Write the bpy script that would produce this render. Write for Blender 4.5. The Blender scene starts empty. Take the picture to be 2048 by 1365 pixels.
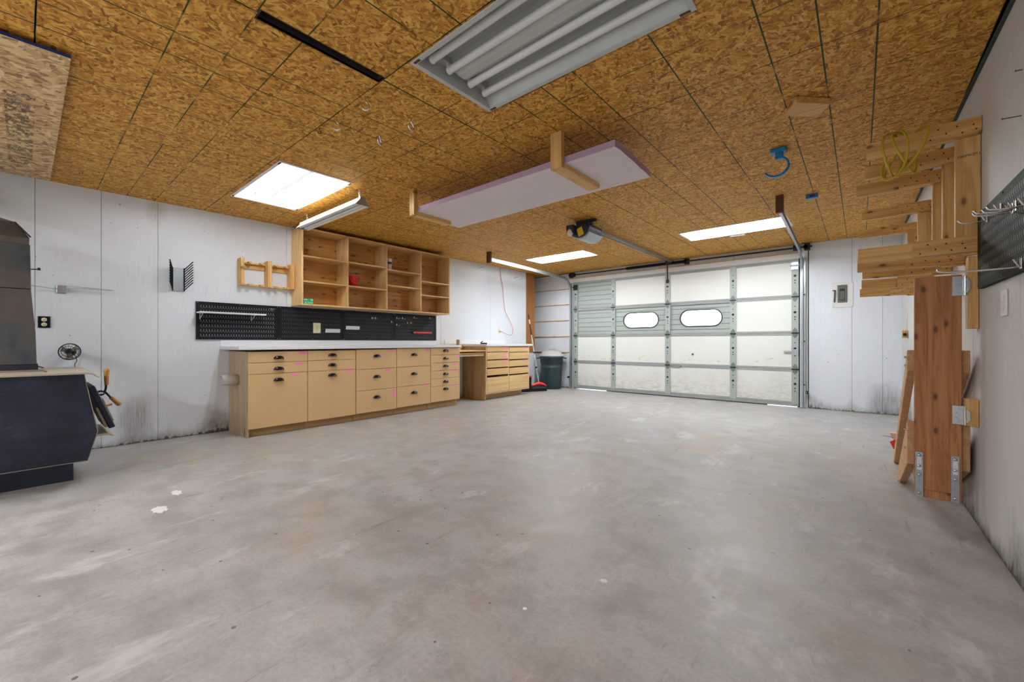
import bpy, bmesh, math, random
from mathutils import Vector, Matrix
random.seed(7)
C = bpy.context.scene.collection
SC = bpy.context.scene

# ------------------------------------------------------------------ camera
cam_d = bpy.data.cameras.new('camera'); cam = bpy.data.objects.new('camera', cam_d); C.objects.link(cam)
cam_d.sensor_width = 36.0; cam_d.lens = 825.0 / 2048 * 36.0; cam_d.shift_y = 0.001
cam_d.clip_start = 0.02; cam_d.clip_end = 300
cam.location = (5.40, 0.0, 0.99); cam.rotation_euler = (math.radians(90), 0, math.radians(40.15))
SC.camera = cam

# ------------------------------------------------------------------ daylight outside, exposure
w = bpy.data.worlds.new('daylight'); SC.world = w; w.use_nodes = True
bg = w.node_tree.nodes['Background']; bg.inputs[0].default_value = (0.80, 0.90, 1.0, 1); bg.inputs[1].default_value = 6.0
SC.view_settings.view_transform = 'Standard'; SC.view_settings.look = 'None'
SC.view_settings.gamma = 1.0; SC.view_settings.use_curve_mapping = False
SC.view_settings.exposure = 0.47
TUBE_ON = 52.0           # radiance of a lit fluorescent tube
TUBE_COL = (0.93, 0.97, 1.0)

# unseen fill lamps added behind the camera, as an assumed next row of fixtures
for k, x in enumerate((1.35, 4.2)):
    ld = bpy.data.lights.new('fill_lamp', 'AREA'); ld.shape = 'RECTANGLE'; ld.size = 1.2; ld.size_y = .58; ld.energy = 95; ld.color = (.94, .97, 1.0)
    lo = bpy.data.objects.new('fill_lamp', ld); C.objects.link(lo); lo.location = (x, -2.8, 2.355)
SC.cycles.max_bounces = 7; SC.cycles.diffuse_bounces = 5; SC.cycles.glossy_bounces = 3; SC.cycles.transmission_bounces = 4
SC.cycles.adaptive_threshold = .04; SC.cycles.caustics_reflective = False; SC.cycles.caustics_refractive = False

# ------------------------------------------------------------------ mesh helpers
ORG = {}
def zc(y): return 2.395 + 0.01 * y                 # ceiling height
def xr(y): return 5.885 - 0.013 * (y - 3.3)        # right wall surface

class MB:
    def __init__(s): s.v = []; s.f = []; s.m = []; s.mi = 0; s.sm = []; s.smooth = False
    def add(s, vs, fs):
        o = len(s.v); s.v += [Vector(p) for p in vs]
        for f in fs: s.f.append([o + i for i in f]); s.m.append(s.mi); s.sm.append(s.smooth)
        return s
    def hexa(s, p):      # 8 corners: bottom 4 ccw, top 4 ccw
        return s.add(p, [(3,2,1,0),(4,5,6,7),(0,1,5,4),(1,2,6,5),(2,3,7,6),(3,0,4,7)])
    def box(s, x0, x1, y0, y1, z0, z1):
        return s.hexa([(x0,y0,z0),(x1,y0,z0),(x1,y1,z0),(x0,y1,z0),(x0,y0,z1),(x1,y0,z1),(x1,y1,z1),(x0,y1,z1)])
    def obox(s, c, ax, ay, az):   # centre and three half-axis vectors
        c, ax, ay, az = map(Vector, (c, ax, ay, az))
        return s.hexa([c-ax-ay-az, c+ax-ay-az, c+ax+ay-az, c-ax+ay-az, c-ax-ay+az, c+ax-ay+az, c+ax+ay+az, c-ax+ay+az])
    def bar(s, a, b, w, h, up=(0,0,1)):   # board from a to b, width w (sideways), height h (along up)
        a, b = Vector(a), Vector(b); d = (b - a); u = Vector(up); sd = d.cross(u).normalized(); u = sd.cross(d).normalized()
        return s.obox((a + b) / 2, d / 2, sd * w / 2, u * h / 2)
    def prism(s, poly, axis, a, b):       # 2-D polygon extruded along an axis ('x': poly=(y,z), 'y': (x,z), 'z': (x,y))
        def P(q, t):
            return {'x': (t, q[0], q[1]), 'y': (q[0], t, q[1]), 'z': (q[0], q[1], t)}[axis]
        n = len(poly)
        return s.add([P(q, a) for q in poly] + [P(q, b) for q in poly],
                     [tuple(range(n))[::-1], tuple(range(n, 2*n))] + [(i, (i+1) % n, n + (i+1) % n, n + i) for i in range(n)])
    def cyl(s, a, b, r, n=12, r2=None, caps=True):
        a, b = Vector(a), Vector(b); d = (b - a).normalized(); t = Vector((0,0,1)) if abs(d.z) < .9 else Vector((1,0,0))
        u = d.cross(t).normalized(); v = d.cross(u); r2 = r if r2 is None else r2
        ring = lambda c, R: [c + (u * math.cos(2*math.pi*i/n) + v * math.sin(2*math.pi*i/n)) * R for i in range(n)]
        sm = s.smooth; s.smooth = True
        o = len(s.v); s.add(ring(a, r) + ring(b, r2), [(i, (i+1) % n, n + (i+1) % n, n + i) for i in range(n)])
        s.smooth = False
        if caps: s.add(ring(a, r), [tuple(range(n))[::-1]]); s.add(ring(b, r2), [tuple(range(n))])
        s.smooth = sm; return s
    def tube(s, pts, r, n=8):
        pts = [Vector(p) for p in pts]; m = len(pts); sm = s.smooth; s.smooth = True
        d0 = (pts[1] - pts[0]).normalized(); t = Vector((0,0,1)) if abs(d0.z) < .9 else Vector((1,0,0))
        u = d0.cross(t).normalized(); vs = []
        for i, p in enumerate(pts):
            d = (pts[min(i+1, m-1)] - pts[max(i-1, 0)]).normalized()
            u = (u - d * u.dot(d)).normalized(); v = d.cross(u)
            R = r[i] if isinstance(r, (list, tuple)) else r
            vs += [p + (u * math.cos(2*math.pi*k/n) + v * math.sin(2*math.pi*k/n)) * R for k in range(n)]
        fs = [(i*n + k, i*n + (k+1) % n, (i+1)*n + (k+1) % n, (i+1)*n + k) for i in range(m-1) for k in range(n)]
        fs += [tuple(range(n))[::-1], tuple(range((m-1)*n, m*n))]
        s.add(vs, fs); s.smooth = sm; return s
    def lathe(s, c, prof, n=24, axis='z'):   # prof: (radius, height)
        c = Vector(c); m = len(prof); sm = s.smooth; s.smooth = True; vs = []
        for r, h in prof:
            for k in range(n):
                a = 2*math.pi*k/n; x, y = r*math.cos(a), r*math.sin(a)
                vs.append(c + Vector({'z': (x, y, h), 'x': (h, x, y), 'y': (x, h, y)}[axis]))
        s.add(vs, [(i*n + k, i*n + (k+1) % n, (i+1)*n + (k+1) % n, (i+1)*n + k) for i in range(m-1) for k in range(n)])
        s.smooth = False
        s.add(vs[:n], [tuple(range(n))[::-1]]); s.add(vs[-n:], [tuple(range(n))]); s.smooth = sm
        return s
    def torus(s, c, axis, R, r, n=28, k=6):
        c = Vector(c); a = Vector(axis).normalized(); t = Vector((0,0,1)) if abs(a.z) < .9 else Vector((1,0,0))
        u = a.cross(t).normalized(); v = a.cross(u)
        vs = []; sm = s.smooth; s.smooth = True
        for i in range(n):
            p = u*math.cos(2*math.pi*i/n) + v*math.sin(2*math.pi*i/n)
            for j in range(k):
                vs.append(c + p*(R + r*math.cos(2*math.pi*j/k)) + a*r*math.sin(2*math.pi*j/k))
        s.add(vs, [(i*k + j, ((i+1) % n)*k + j, ((i+1) % n)*k + (j+1) % k, i*k + (j+1) % k) for i in range(n) for j in range(k)])
        s.smooth = sm; return s
    def tilt(s):          # heights given above / below the ceiling surface
        for p in s.v: p.z += zc(p.y)
        return s
    def mesh(s, name, mats, org=Vector((0,0,0)), bevel=0):
        me = bpy.data.meshes.new(name)
        me.from_pydata([tuple(p - org) for p in s.v], [], s.f)
        for i, p in enumerate(me.polygons): p.material_index = s.m[i]; p.use_smooth = s.sm[i]
        bm = bmesh.new(); bm.from_mesh(me)
        bmesh.ops.recalc_face_normals(bm, faces=bm.faces)
        if bevel:
            bmesh.ops.remove_doubles(bm, verts=bm.verts, dist=1e-5)
            es = [e for e in bm.edges if len(e.link_faces) == 2 and e.calc_face_angle(0) > .6]
            bmesh.ops.bevel(bm, geom=es, offset=bevel, segments=1, affect='EDGES', clamp_overlap=True)
        bm.to_mesh(me); bm.free()
        for m in (mats if isinstance(mats, (list, tuple)) else [mats]): me.materials.append(m)
        return me

def link(name, me, parent=None, loc=None):
    o = bpy.data.objects.new(name, me); C.objects.link(o)
    if parent is not None:
        o.parent = parent; ORG[o.name] = ORG[parent.name]
        if loc is not None: o.location = Vector(loc) - ORG[parent.name]
    else:
        o.location = loc if loc is not None else (0,0,0); ORG[o.name] = Vector(o.location)
    return o
def part(name, mb, mats, parent, bevel=0, label=None):
    o = link(name, mb.mesh(name, mats, ORG[parent.name], bevel), parent)
    if label: o['label'] = label
    return o
def tag(o, label, cat, group=None):
    o['label'] = label; o['category'] = cat
    if group: o['group'] = group
    return o
def thing(name, label, cat, loc, group=None):
    o = bpy.data.objects.new(name, None); C.objects.link(o); o.empty_display_size = .05
    o.location = loc; ORG[o.name] = Vector(loc); return tag(o, label, cat, group)
def solo(name, mb, mats, label, cat, loc, group=None, bevel=0):
    o = link(name, mb.mesh(name, mats, Vector(loc), bevel), None, loc); return tag(o, label, cat, group)
def struct(name, mb, mats, loc=(0,0,0), bevel=0):
    o = link(name, mb.mesh(name, mats, Vector(loc), bevel), None, loc); o['kind'] = 'structure'; return o
def box(*a): return MB().box(*a)

# ------------------------------------------------------------------ material helpers
class NT:
    def __init__(s, name):
        s.mat = bpy.data.materials.new(name); s.mat.use_nodes = True; s.t = s.mat.node_tree
        s.b = s.t.nodes['Principled BSDF']; s._co = None
    def node(s, typ, **kw):
        n = s.t.nodes.new(typ)
        for k, v in kw.items(): setattr(n, k, v)
        return n
    def set(s, sock, v):
        if hasattr(v, 'is_linked') or isinstance(v, bpy.types.NodeSocket): s.t.links.new(v, sock)
        elif isinstance(v, (tuple, list)) and len(v) == 3 and sock.type == 'RGBA': sock.default_value = (*v, 1)
        else: sock.default_value = v
    def co(s, rnd=0.0, world=False):
        tc = s.node('ShaderNodeTexCoord'); c = tc.outputs['Object']
        if world: c = s.node('ShaderNodeNewGeometry').outputs['Position']
        if rnd:
            oi = s.node('ShaderNodeObjectInfo'); k = s.math('MULTIPLY', oi.outputs['Random'], rnd)
            c = s.vmath('ADD', c, k)
        return c
    def vmath(s, op, a, b=None):
        n = s.node('ShaderNodeVectorMath', operation=op); s.set(n.inputs[0], a)
        if b is not None: s.set(n.inputs[1], b)
        return n.outputs[0]
    def map(s, c, scale=(1,1,1), rot=(0,0,0), loc=(0,0,0)):
        n = s.node('ShaderNodeMapping'); s.set(n.inputs[0], c); n.inputs['Scale'].default_value = scale
        n.inputs['Rotation'].default_value = rot; n.inputs['Location'].default_value = loc; return n.outputs[0]
    def math(s, op, a, b=None, c=None, clamp=False):
        n = s.node('ShaderNodeMath', operation=op); n.use_clamp = clamp; s.set(n.inputs[0], a)
        if b is not None: s.set(n.inputs[1], b)
        if c is not None: s.set(n.inputs[2], c)
        return n.outputs[0]
    def noise(s, c, scale=5, detail=4, rough=.55, dist=0):
        n = s.node('ShaderNodeTexNoise'); s.set(n.inputs['Vector'], c); n.inputs['Scale'].default_value = scale
        n.inputs['Detail'].default_value = detail; n.inputs['Roughness'].default_value = rough; n.inputs['Distortion'].default_value = dist
        return n.outputs['Fac']
    def voro(s, c, scale=5, feature='F1', dim='3D', rnd=1.0):
        n = s.node('ShaderNodeTexVoronoi', feature=feature, voronoi_dimensions=dim); s.set(n.inputs['Vector'], c)
        n.inputs['Scale'].default_value = scale; n.inputs['Randomness'].default_value = rnd; return n
    def ramp(s, f, stops, interp='LINEAR'):
        n = s.node('ShaderNodeValToRGB'); s.set(n.inputs[0], f); r = n.color_ramp; r.interpolation = interp
        while len(r.elements) > 1: r.elements.remove(r.elements[-1])
        for i, (p, col) in enumerate(stops):
            e = r.elements[0] if i == 0 else r.elements.new(p)
            e.position = p; e.color = (*col, 1) if isinstance(col, (tuple, list)) else (col, col, col, 1)
        return n.outputs[0]
    def mix(s, f, a, b, mode='MIX'):
        n = s.node('ShaderNodeMix', data_type='RGBA', blend_type=mode); s.set(n.inputs[0], f); s.set(n.inputs[6], a); s.set(n.inputs[7], b)
        return n.outputs[2]
    def sep(s, c):
        n = s.node('ShaderNodeSeparateXYZ'); s.set(n.inputs[0], c); return n.outputs
    def out(s, col, rough=.5, metal=0.0, bump=None, bstr=.2, bdist=.002, spec=None, coat=None):
        s.set(s.b.inputs['Base Color'], col); s.set(s.b.inputs['Roughness'], rough); s.set(s.b.inputs['Metallic'], metal)
        if spec is not None: s.b.inputs['Specular IOR Level'].default_value = spec
        if coat: s.b.inputs['Coat Weight'].default_value = coat
        if bump is not None:
            n = s.node('ShaderNodeBump'); s.set(n.inputs['Height'], bump); n.inputs['Strength'].default_value = bstr
            n.inputs['Distance'].default_value = bdist; s.t.links.new(n.outputs[0], s.b.inputs['Normal'])
        return s.mat

def lin(r, g, b):
    f = lambda c: (c/255/12.92) if c/255 <= .04045 else ((c/255 + .055)/1.055)**2.4
    return (f(r), f(g), f(b))
def plain(name, col, rough=.5, metal=0, var=.0, spec=None, scale=18):
    n = NT(name)
    if not var: return n.out(col, rough, metal, spec=spec)
    f = n.noise(n.co(5), scale, 5, .6)
    c = n.mix(f, tuple(x*(1-var) for x in col), tuple(min(1, x*(1+var)) for x in col))
    return n.out(c, rough, metal, spec=spec)

def wood(name, light, dark, axis='z', ring=9.0, knots=True, rough=.55, knotcol=None, contrast=1.0, ks=1.0, flat=None):
    n = NT(name); c = n.co(7.0)
    S = lambda ac, al: {'x': (al, ac, ac), 'y': (ac, al, ac), 'z': (ac, ac, al)}[axis]
    g = n.noise(n.map(c, S(ring*1.5, ring*.09)), 1.0, 3, .55, 1.1)
    f2 = n.noise(n.map(c, S(110, 2.2)), 1.0, 3, .6)
    ph = n.math('PINGPONG', n.math('MULTIPLY', g, 6.0), 1.0)
    f = n.math('ADD', n.math('MULTIPLY', ph, .45), n.math('MULTIPLY', f2, .55))
    f = n.math('ADD', n.math('MULTIPLY', n.math('SUBTRACT', f, .5), contrast), .5, clamp=True)
    col = n.ramp(f, [(.12, light), (.55, tuple((a*.6+b*.4) for a, b in zip(light, dark))), (.9, dark)])
    oi = n.node('ShaderNodeObjectInfo')
    col = n.mix(n.math('MULTIPLY', oi.outputs['Random'], .20), col, tuple(a*.8 for a in dark))
    if knots:
        q = list(S(5.5*ks, 2.6*ks))
        p = n.map(c, tuple(q))
        if flat:
            o3 = n.sep(p); cb = n.node('ShaderNodeCombineXYZ'); two = [o3[i] for i in range(3) if 'xyz'[i] != flat]
            n.set(cb.inputs[0], two[0]); n.set(cb.inputs[1], two[1]); p = cb.outputs[0]
        v = n.voro(p, 1.0, dim='2D' if flat else '3D')
        k = n.ramp(v.outputs['Distance'], [(.04, 1.0), (.075, .8), (.11, .25), (.20, 0.0)])
        pick = n.math('GREATER_THAN', n.sep(v.outputs['Color'])[0], .40)
        col = n.mix(n.math('MULTIPLY', n.math('MULTIPLY', k, pick), .85), col, knotcol or tuple(a*.28 for a in dark))
    return n.out(col, rough, 0, bump=f, bstr=.08)

# ------------------------------------------------------------------ materials
def osb(name, cols, lines=True, stamp=False, fs=1.0):
    n = NT(name); raw = n.co(); oi = n.node('ShaderNodeObjectInfo')
    off = n.vmath('MULTIPLY', oi.outputs['Location'], (3.7, 5.3, 0))
    c = n.vmath('ADD', raw, off)
    wn = n.node('ShaderNodeTexNoise'); n.set(wn.inputs['Vector'], c); wn.inputs['Scale'].default_value = 16; wn.inputs['Detail'].default_value = 1
    c = n.vmath('ADD', c, n.vmath('MULTIPLY', n.vmath('SUBTRACT', wn.outputs['Color'], (.5,.5,.5)), (.03,.03,0)))
    best = shade = None
    for ang, sx, sy, o in ((6, 22, 80, 0), (58, 25, 84, 3.1), (-38, 27, 90, 7.7), (-78, 34, 110, 5.2)):
        p = n.map(n.map(c, (1,1,1), (0, 0, math.radians(ang))), (sx*fs, sy*fs, 1), (0,0,0), (o, o*.7, 0))
        v = n.voro(p, 1.0, dim='2D'); r, g, b = n.sep(v.outputs['Color'])[:3]
        if best is None: best, shade = r, g
        else:
            k = n.math('GREATER_THAN', r, best)
            shade = n.math('ADD', n.math('MULTIPLY', g, k), n.math('MULTIPLY', shade, n.math('SUBTRACT', 1, k)))
            best = n.math('MAXIMUM', r, best)
    gr = n.noise(n.map(c, (60, 22, 1)), 2.2, 2, .7)
    shade = n.math('ADD', n.math('MULTIPLY', shade, .72), n.math('MULTIPLY', gr, .34), clamp=True)
    col = n.ramp(shade, cols)
    if lines:
        x, y, _ = n.sep(raw)
        lx = n.math('MINIMUM', n.math('PINGPONG', x, .2032), n.math('PINGPONG', x, .3048))
        ly = n.math('MINIMUM', n.math('PINGPONG', y, .2032), n.math('PINGPONG', y, .3048))
        brk = n.noise(c, 3.5, 2)
        fx = n.math('MULTIPLY', n.math('LESS_THAN', lx, .0036), n.ramp(brk, [(.34, .35), (.46, 1.0)]))
        fy = n.math('MULTIPLY', n.math('LESS_THAN', ly, .0032), n.ramp(brk, [(.40, .25), (.54, .95)]))
        col = n.mix(n.math('MAXIMUM', fx, fy), col, lin(30, 60, 20))
    if stamp:
        x, y, _ = n.sep(raw)
        cells = n.voro(n.map(raw, (34, 60, 1)), 1.0, dim='2D', rnd=.4)
        m = n.math('GREATER_THAN', n.sep(cells.outputs['Color'])[0], .5)
        m = n.math('MULTIPLY', m, n.math('GREATER_THAN', n.noise(n.map(raw, (60, 60, 1)), 2, 2), .45))
        band = n.math('MULTIPLY', n.math('GREATER_THAN', y, 1.00), n.math('LESS_THAN', y, 1.115))
        bx = n.math('MULTIPLY', n.math('GREATER_THAN', x, .35), n.math('LESS_THAN', x, 1.75))
        col = n.mix(n.math('MULTIPLY', n.math('MULTIPLY', m, .75), n.math('MULTIPLY', band, bx)), col, lin(50, 48, 46))
    return n.out(col, .62, 0, bump=shade, bstr=.12, spec=.3)
M_OSB = osb('osb_amber', [(.05, lin(92, 52, 14)), (.2, lin(142, 92, 28)), (.38, lin(182, 124, 44)), (.6, lin(202, 146, 58)), (.85, lin(222, 172, 82)), (1, lin(236, 196, 116))])
M_OSB2 = osb('osb_pale', [(0, lin(110, 74, 52)), (.18, lin(146, 110, 78)), (.42, lin(190, 154, 108)), (.7, lin(214, 184, 132)), (1, lin(232, 208, 160))], False, True, .6)

def paint(name, base, grime=1.0, floorgrime=True, speck=True, marks=()):
    n = NT(name); c = n.co(world=True)
    big = n.noise(c, 1.1, 3, .6)
    col = n.mix(n.ramp(big, [(.35, 0.0), (.72, .3)]), base, tuple(x*.9 for x in base))
    st = n.noise(n.map(c, (30, 30, 1.6)), 3, 4, .7)
    patch = n.noise(n.map(c, (1, 1, .8), loc=(2, 4, 9)), 2.0, 4, .6)
    col = n.mix(n.math('MULTIPLY', n.ramp(st, [(.5, 0.0), (.85, .4*grime)]), n.ramp(patch, [(.42, .12), (.62, 1.0)])), col, (.46, .43, .40))
    if speck:
        for sc, thr, k in ((5.0, .040, .5), (11.0, .055, .72)):
            v = n.voro(c, sc)
            m = n.math('MULTIPLY', n.math('LESS_THAN', v.outputs['Distance'], thr), n.math('GREATER_THAN', n.sep(v.outputs['Color'])[1], k))
            col = n.mix(n.math('MULTIPLY', m, .6), col, (.14, .13, .12))
        bl = n.noise(n.map(c, (1, 1, .6), loc=(5,3,1)), 7, 4, .7)
        col = n.mix(n.ramp(bl, [(.64, 0.0), (.76, .25*grime)]), col, (.42, .36, .28))
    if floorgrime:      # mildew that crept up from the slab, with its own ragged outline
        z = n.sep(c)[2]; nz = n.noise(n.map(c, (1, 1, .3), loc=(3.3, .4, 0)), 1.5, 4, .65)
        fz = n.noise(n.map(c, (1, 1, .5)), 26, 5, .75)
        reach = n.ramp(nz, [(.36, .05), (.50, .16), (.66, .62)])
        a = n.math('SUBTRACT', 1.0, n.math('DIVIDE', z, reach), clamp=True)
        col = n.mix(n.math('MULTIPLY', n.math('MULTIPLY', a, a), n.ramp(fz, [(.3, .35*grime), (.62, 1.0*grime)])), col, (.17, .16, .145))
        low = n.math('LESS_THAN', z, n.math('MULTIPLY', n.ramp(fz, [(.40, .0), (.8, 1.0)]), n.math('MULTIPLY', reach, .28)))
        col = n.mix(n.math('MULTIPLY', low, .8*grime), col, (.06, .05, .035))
    for ctr, rad, mc, k in marks:      # single water, soot and mildew stains
        d = n.node('ShaderNodeVectorMath', operation='LENGTH'); n.set(d.inputs[0], n.vmath('DIVIDE', n.vmath('SUBTRACT', c, ctr), rad))
        e = n.math('ADD', d.outputs['Value'], n.math('MULTIPLY', n.math('SUBTRACT', patch, .5), 1.6))
        col = n.mix(n.math('MULTIPLY', n.ramp(e, [(.35, 1.0), (1.0, 0.0)]), n.ramp(st, [(.3, .35*k), (.65, k)])), col, mc)
    return n.out(col, .6, 0, bump=st, bstr=.2, spec=.3)
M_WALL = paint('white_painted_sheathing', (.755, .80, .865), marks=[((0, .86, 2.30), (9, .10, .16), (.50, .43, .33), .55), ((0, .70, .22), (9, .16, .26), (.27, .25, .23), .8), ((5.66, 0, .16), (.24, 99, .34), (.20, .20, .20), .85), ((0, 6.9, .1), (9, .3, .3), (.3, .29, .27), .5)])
M_WALLR = paint('white_painted_sheathing_grey', (.62, .615, .605), 1.7)  # same wall paint, base greyed because the right wall gets less light
M_TRIMW = paint('white_painted_trim', (.72, .72, .71), 1.6, False)
M_CORE = plain('wall_core', (.035, .03, .025), .9)

def concrete():
    n = NT('concrete_slab'); c = n.co(world=True)
    a = n.noise(c, .8, 3, .6, .4); b = n.noise(c, 4.5, 4, .65); d = n.noise(c, 60, 2, .7)
    col = n.mix(n.ramp(a, [(.3, 0.0), (.7, 1.0)]), lin(171, 170, 169), lin(192, 191, 190))
    col = n.mix(n.ramp(b, [(.34, .75), (.58, 0.0)]), col, lin(150, 147, 144))
    col = n.mix(n.ramp(d, [(.3, .25), (.6, 0.0)]), col, lin(120, 118, 116))
    tan = n.noise(n.map(c, (.9, .9, 1), loc=(7, 2, 0)), 1.1, 4, .7, .8)
    col = n.mix(n.ramp(tan, [(.52, 0.0), (.72, .42)]), col, lin(176, 150, 116))
    wh = n.noise(n.map(c, (1.4, .7, 1), loc=(1, 9, 0)), 2.1, 5, .75, .3)
    col = n.mix(n.ramp(wh, [(.58, 0.0), (.68, .55)]), col, lin(214, 214, 216))
    streak = n.noise(n.map(c, (14, .9, 1), (0, 0, math.radians(8))), 1.6, 5, .7)
    rs = n.noise(c, 1.7, 3)
    col = n.mix(n.math('MULTIPLY', n.ramp(streak, [(.60, 0.0), (.70, .6)]), n.ramp(rs, [(.48, 0.0), (.58, 1.0)])), col, lin(120, 92, 62))
    v = n.voro(n.map(c, (1,1,0)), .42, 'DISTANCE_TO_EDGE')
    wob = n.noise(c, 7, 5, .7)
    crack = n.math('MULTIPLY', n.math('LESS_THAN', n.math('ABSOLUTE', n.math('ADD', v.outputs['Distance'], n.math('MULTIPLY', n.math('SUBTRACT', wob, .62), .22))), .0012), n.ramp(a, [(.50, 0.0), (.58, .35)]))
    col = n.mix(crack, col, lin(110, 102, 94))
    sp = n.voro(c, 9.0); m = n.math('MULTIPLY', n.math('LESS_THAN', sp.outputs['Distance'], .07), n.math('GREATER_THAN', n.sep(sp.outputs['Color'])[0], .6))
    col = n.mix(n.math('MULTIPLY', m, .7), col, lin(70, 64, 58))
    ro = n.ramp(b, [(.3, .36), (.7, .56)])
    return n.out(col, ro, 0, bump=n.math('ADD', n.math('MULTIPLY', d, .5), b), bstr=.12, spec=.45)
M_CONC = concrete()

M_PLYS = wood('pine_ply_shelf', lin(232, 196, 138), lin(196, 146, 84), 'y', 9, True, .5, lin(112, 66, 30), 1.3, 1.7)
M_PLYB = wood('pine_ply_back', lin(222, 170, 100), lin(180, 122, 58), 'y', 9, True, .5, lin(92, 48, 18), 1.3, 1.7, 'x')
M_PLYZ = wood('pine_ply_upright', lin(234, 200, 144), lin(204, 158, 98), 'z', 6, False, .5)
M_PINEX = wood('pine_board_x', lin(226, 186, 118), lin(188, 136, 66), 'x', 10, True, .55, lin(104, 60, 24), 1.2, 1.8, 'y')
M_PINEZ = wood('pine_board_z', lin(228, 190, 124), lin(188, 138, 70), 'z', 10, True, .55, lin(104, 60, 24), 1.2, 1.8, 'y')
M_PINEY = wood('pine_board_y', lin(228, 190, 124), lin(194, 146, 78), 'y', 8, False, .55)
M_FIR = wood('fir_plank', lin(192, 134, 86), lin(152, 94, 52), 'z', 13, True, .6, lin(84, 44, 22), 1.3, 1.9, 'y')
M_FIRD = wood('fir_brace', lin(214, 172, 126), lin(178, 130, 82), 'y', 11, False, .6)
M_END = wood('end_grain', lin(176, 142, 104), lin(136, 102, 70), 'y', 26, False, .7)
M_POST = wood('brown_post', lin(176, 116, 58), lin(128, 76, 34), 'z', 8, True, .6)
M_PLYC = wood('cabinet_ply', lin(228, 196, 144), lin(198, 158, 102), 'y', 4, False, .5)
M_PLYD = wood('cabinet_side_ply', lin(204, 172, 126), lin(158, 118, 72), 'z', 4, False, .55)
M_SIDE = wood('cabinet_side_pale', lin(206, 188, 154), lin(160, 134, 98), 'z', 10, False, .6)
M_BLOCK = plain('brown_block', lin(92, 56, 34), .7, 0, .2)
M_MDF = plain('mdf_front', lin(213, 178, 128), .5, 0, .05, scale=4)
M_MDFE = plain('mdf_base', lin(178, 142, 92), .6, 0, .18, scale=7)
M_LAM = plain('white_laminate', (.80, .82, .86), .3, 0, .03)
M_PINK = plain('pink_tape', lin(255, 128, 200), .5)
M_BLKM = plain('black_metal', (.009, .010, .013), .42, 0, .2, spec=.22)
M_BLKR = plain('black_rubber', (.02, .02, .022), .7)
M_PULL = plain('dark_bronze_pull', (.035, .033, .034), .22, .85)
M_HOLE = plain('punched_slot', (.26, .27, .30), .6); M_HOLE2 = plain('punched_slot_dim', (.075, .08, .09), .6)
M_STEEL = plain('door_steel', lin(164, 172, 168), .5, .0, .08)
M_STEELD = plain('door_rail_steel', lin(150, 154, 152), .5, .0, .2)
M_HINGE = plain('hinge_steel', lin(112, 118, 118), .45, .3, .1)
M_GALV = plain('galvanized', lin(172, 180, 186), .38, .75, .22, scale=40)
M_ZINC = plain('bright_zinc', lin(205, 212, 218), .25, .9, .08)
M_CHROME = plain('chrome_wire', lin(220, 224, 228), .18, 1.0)
M_DARK = plain('dark_iron', (.03, .03, .033), .55, .4, .25)
M_ENAM = plain('white_enamel', (.74, .76, .76), .35, 0, .05)
M_ENAMD = plain('dusty_enamel', (.50, .52, .50), .4, 0, .12, scale=6)
M_TUBEOFF = plain('frosted_tube', (.72, .74, .74), .3, 0, .03)
M_PVC = plain('pvc', lin(206, 202, 200), .4)
M_GREEN = plain('green_plastic', lin(34, 56, 60), .42, 0, .15, scale=5)
M_LID = plain('grey_lid', lin(186, 184, 184), .5, 0, .06)
M_RED = plain('red_plastic', lin(222, 44, 52), .4)
M_BLUE = plain('blue_plastic', lin(20, 128, 186), .4)
M_YEL = plain('yellow_cord', lin(186, 160, 20), .5)
M_YTAG = plain('yellow_tag', lin(214, 184, 20), .5)
M_ORANGE = plain('red_orange_cord', lin(206, 84, 66), .5)
M_WHITE = plain('white_plastic', (.76, .76, .74), .4)
M_CREAM = plain('cream_plate', lin(222, 216, 176), .4)
M_TAPE = plain('masking_tape', (.70, .72, .78), .6)
M_PAPER = plain('cup_paper', (.62, .58, .54), .5)
M_GBOX = plain('green_box', lin(48, 160, 70), .4)
M_LBLUE = plain('light_blue_box', lin(140, 206, 226), .4)
M_BRASS = plain('worn_edge', lin(140, 130, 112), .5, .3, .25)
def stove_mat():
    n = NT('stove_steel'); c = n.co(); a = n.noise(c, 5, 5, .65); sc_ = n.noise(n.map(c, (1, 5, 40), (.5, 0, 0)), 2.2, 4, .7); sp = n.noise(c, 26, 4, .7)
    col = n.ramp(a, [(.25, lin(26, 28, 40)), (.55, lin(40, 46, 66)), (.8, lin(58, 64, 86))])
    col = n.mix(n.ramp(sp, [(.64, 0.0), (.72, .6)]), col, lin(96, 72, 60))
    col = n.mix(n.ramp(sc_, [(.66, 0.0), (.72, .5)]), col, lin(104, 112, 134))
    return n.out(col, n.ramp(a, [(.3, .32), (.7, .5)]), .2)
M_STOVE = stove_mat()
M_STOVET = plain('stove_top_plate', lin(186, 176, 160), .5, .2, .12)
M_HANDW = plain('stove_handle_wood', lin(176, 124, 62), .5, 0, .15)
M_OPEN = plain('opener_navy', lin(38, 52, 74), .35, 0, .15)
M_BLUEP = plain('blue_paint', lin(16, 52, 128), .6)
M_GREENT = plain('green_led', lin(30, 180, 70), .4)
M_STICK = plain('sticker', (.72, .74, .76), .5, 0, .25, scale=220)
M_MARK = plain('pencil_mark', (.03, .028, .026), .7)
M_STAIN = plain('paint_splash', (.82, .81, .78), .6)
def duct_mat():
    n = NT('duct_steel'); c = n.co(3)
    a = n.noise(n.map(c, (1, 1, .7)), 3.2, 5, .6)
    col = n.ramp(a, [(.2, lin(52, 62, 74)), (.42, lin(88, 96, 102)), (.58, lin(112, 104, 98)), (.8, lin(98, 118, 128))])
    return n.out(col, .36, .7)
M_DUCT = duct_mat()
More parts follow.
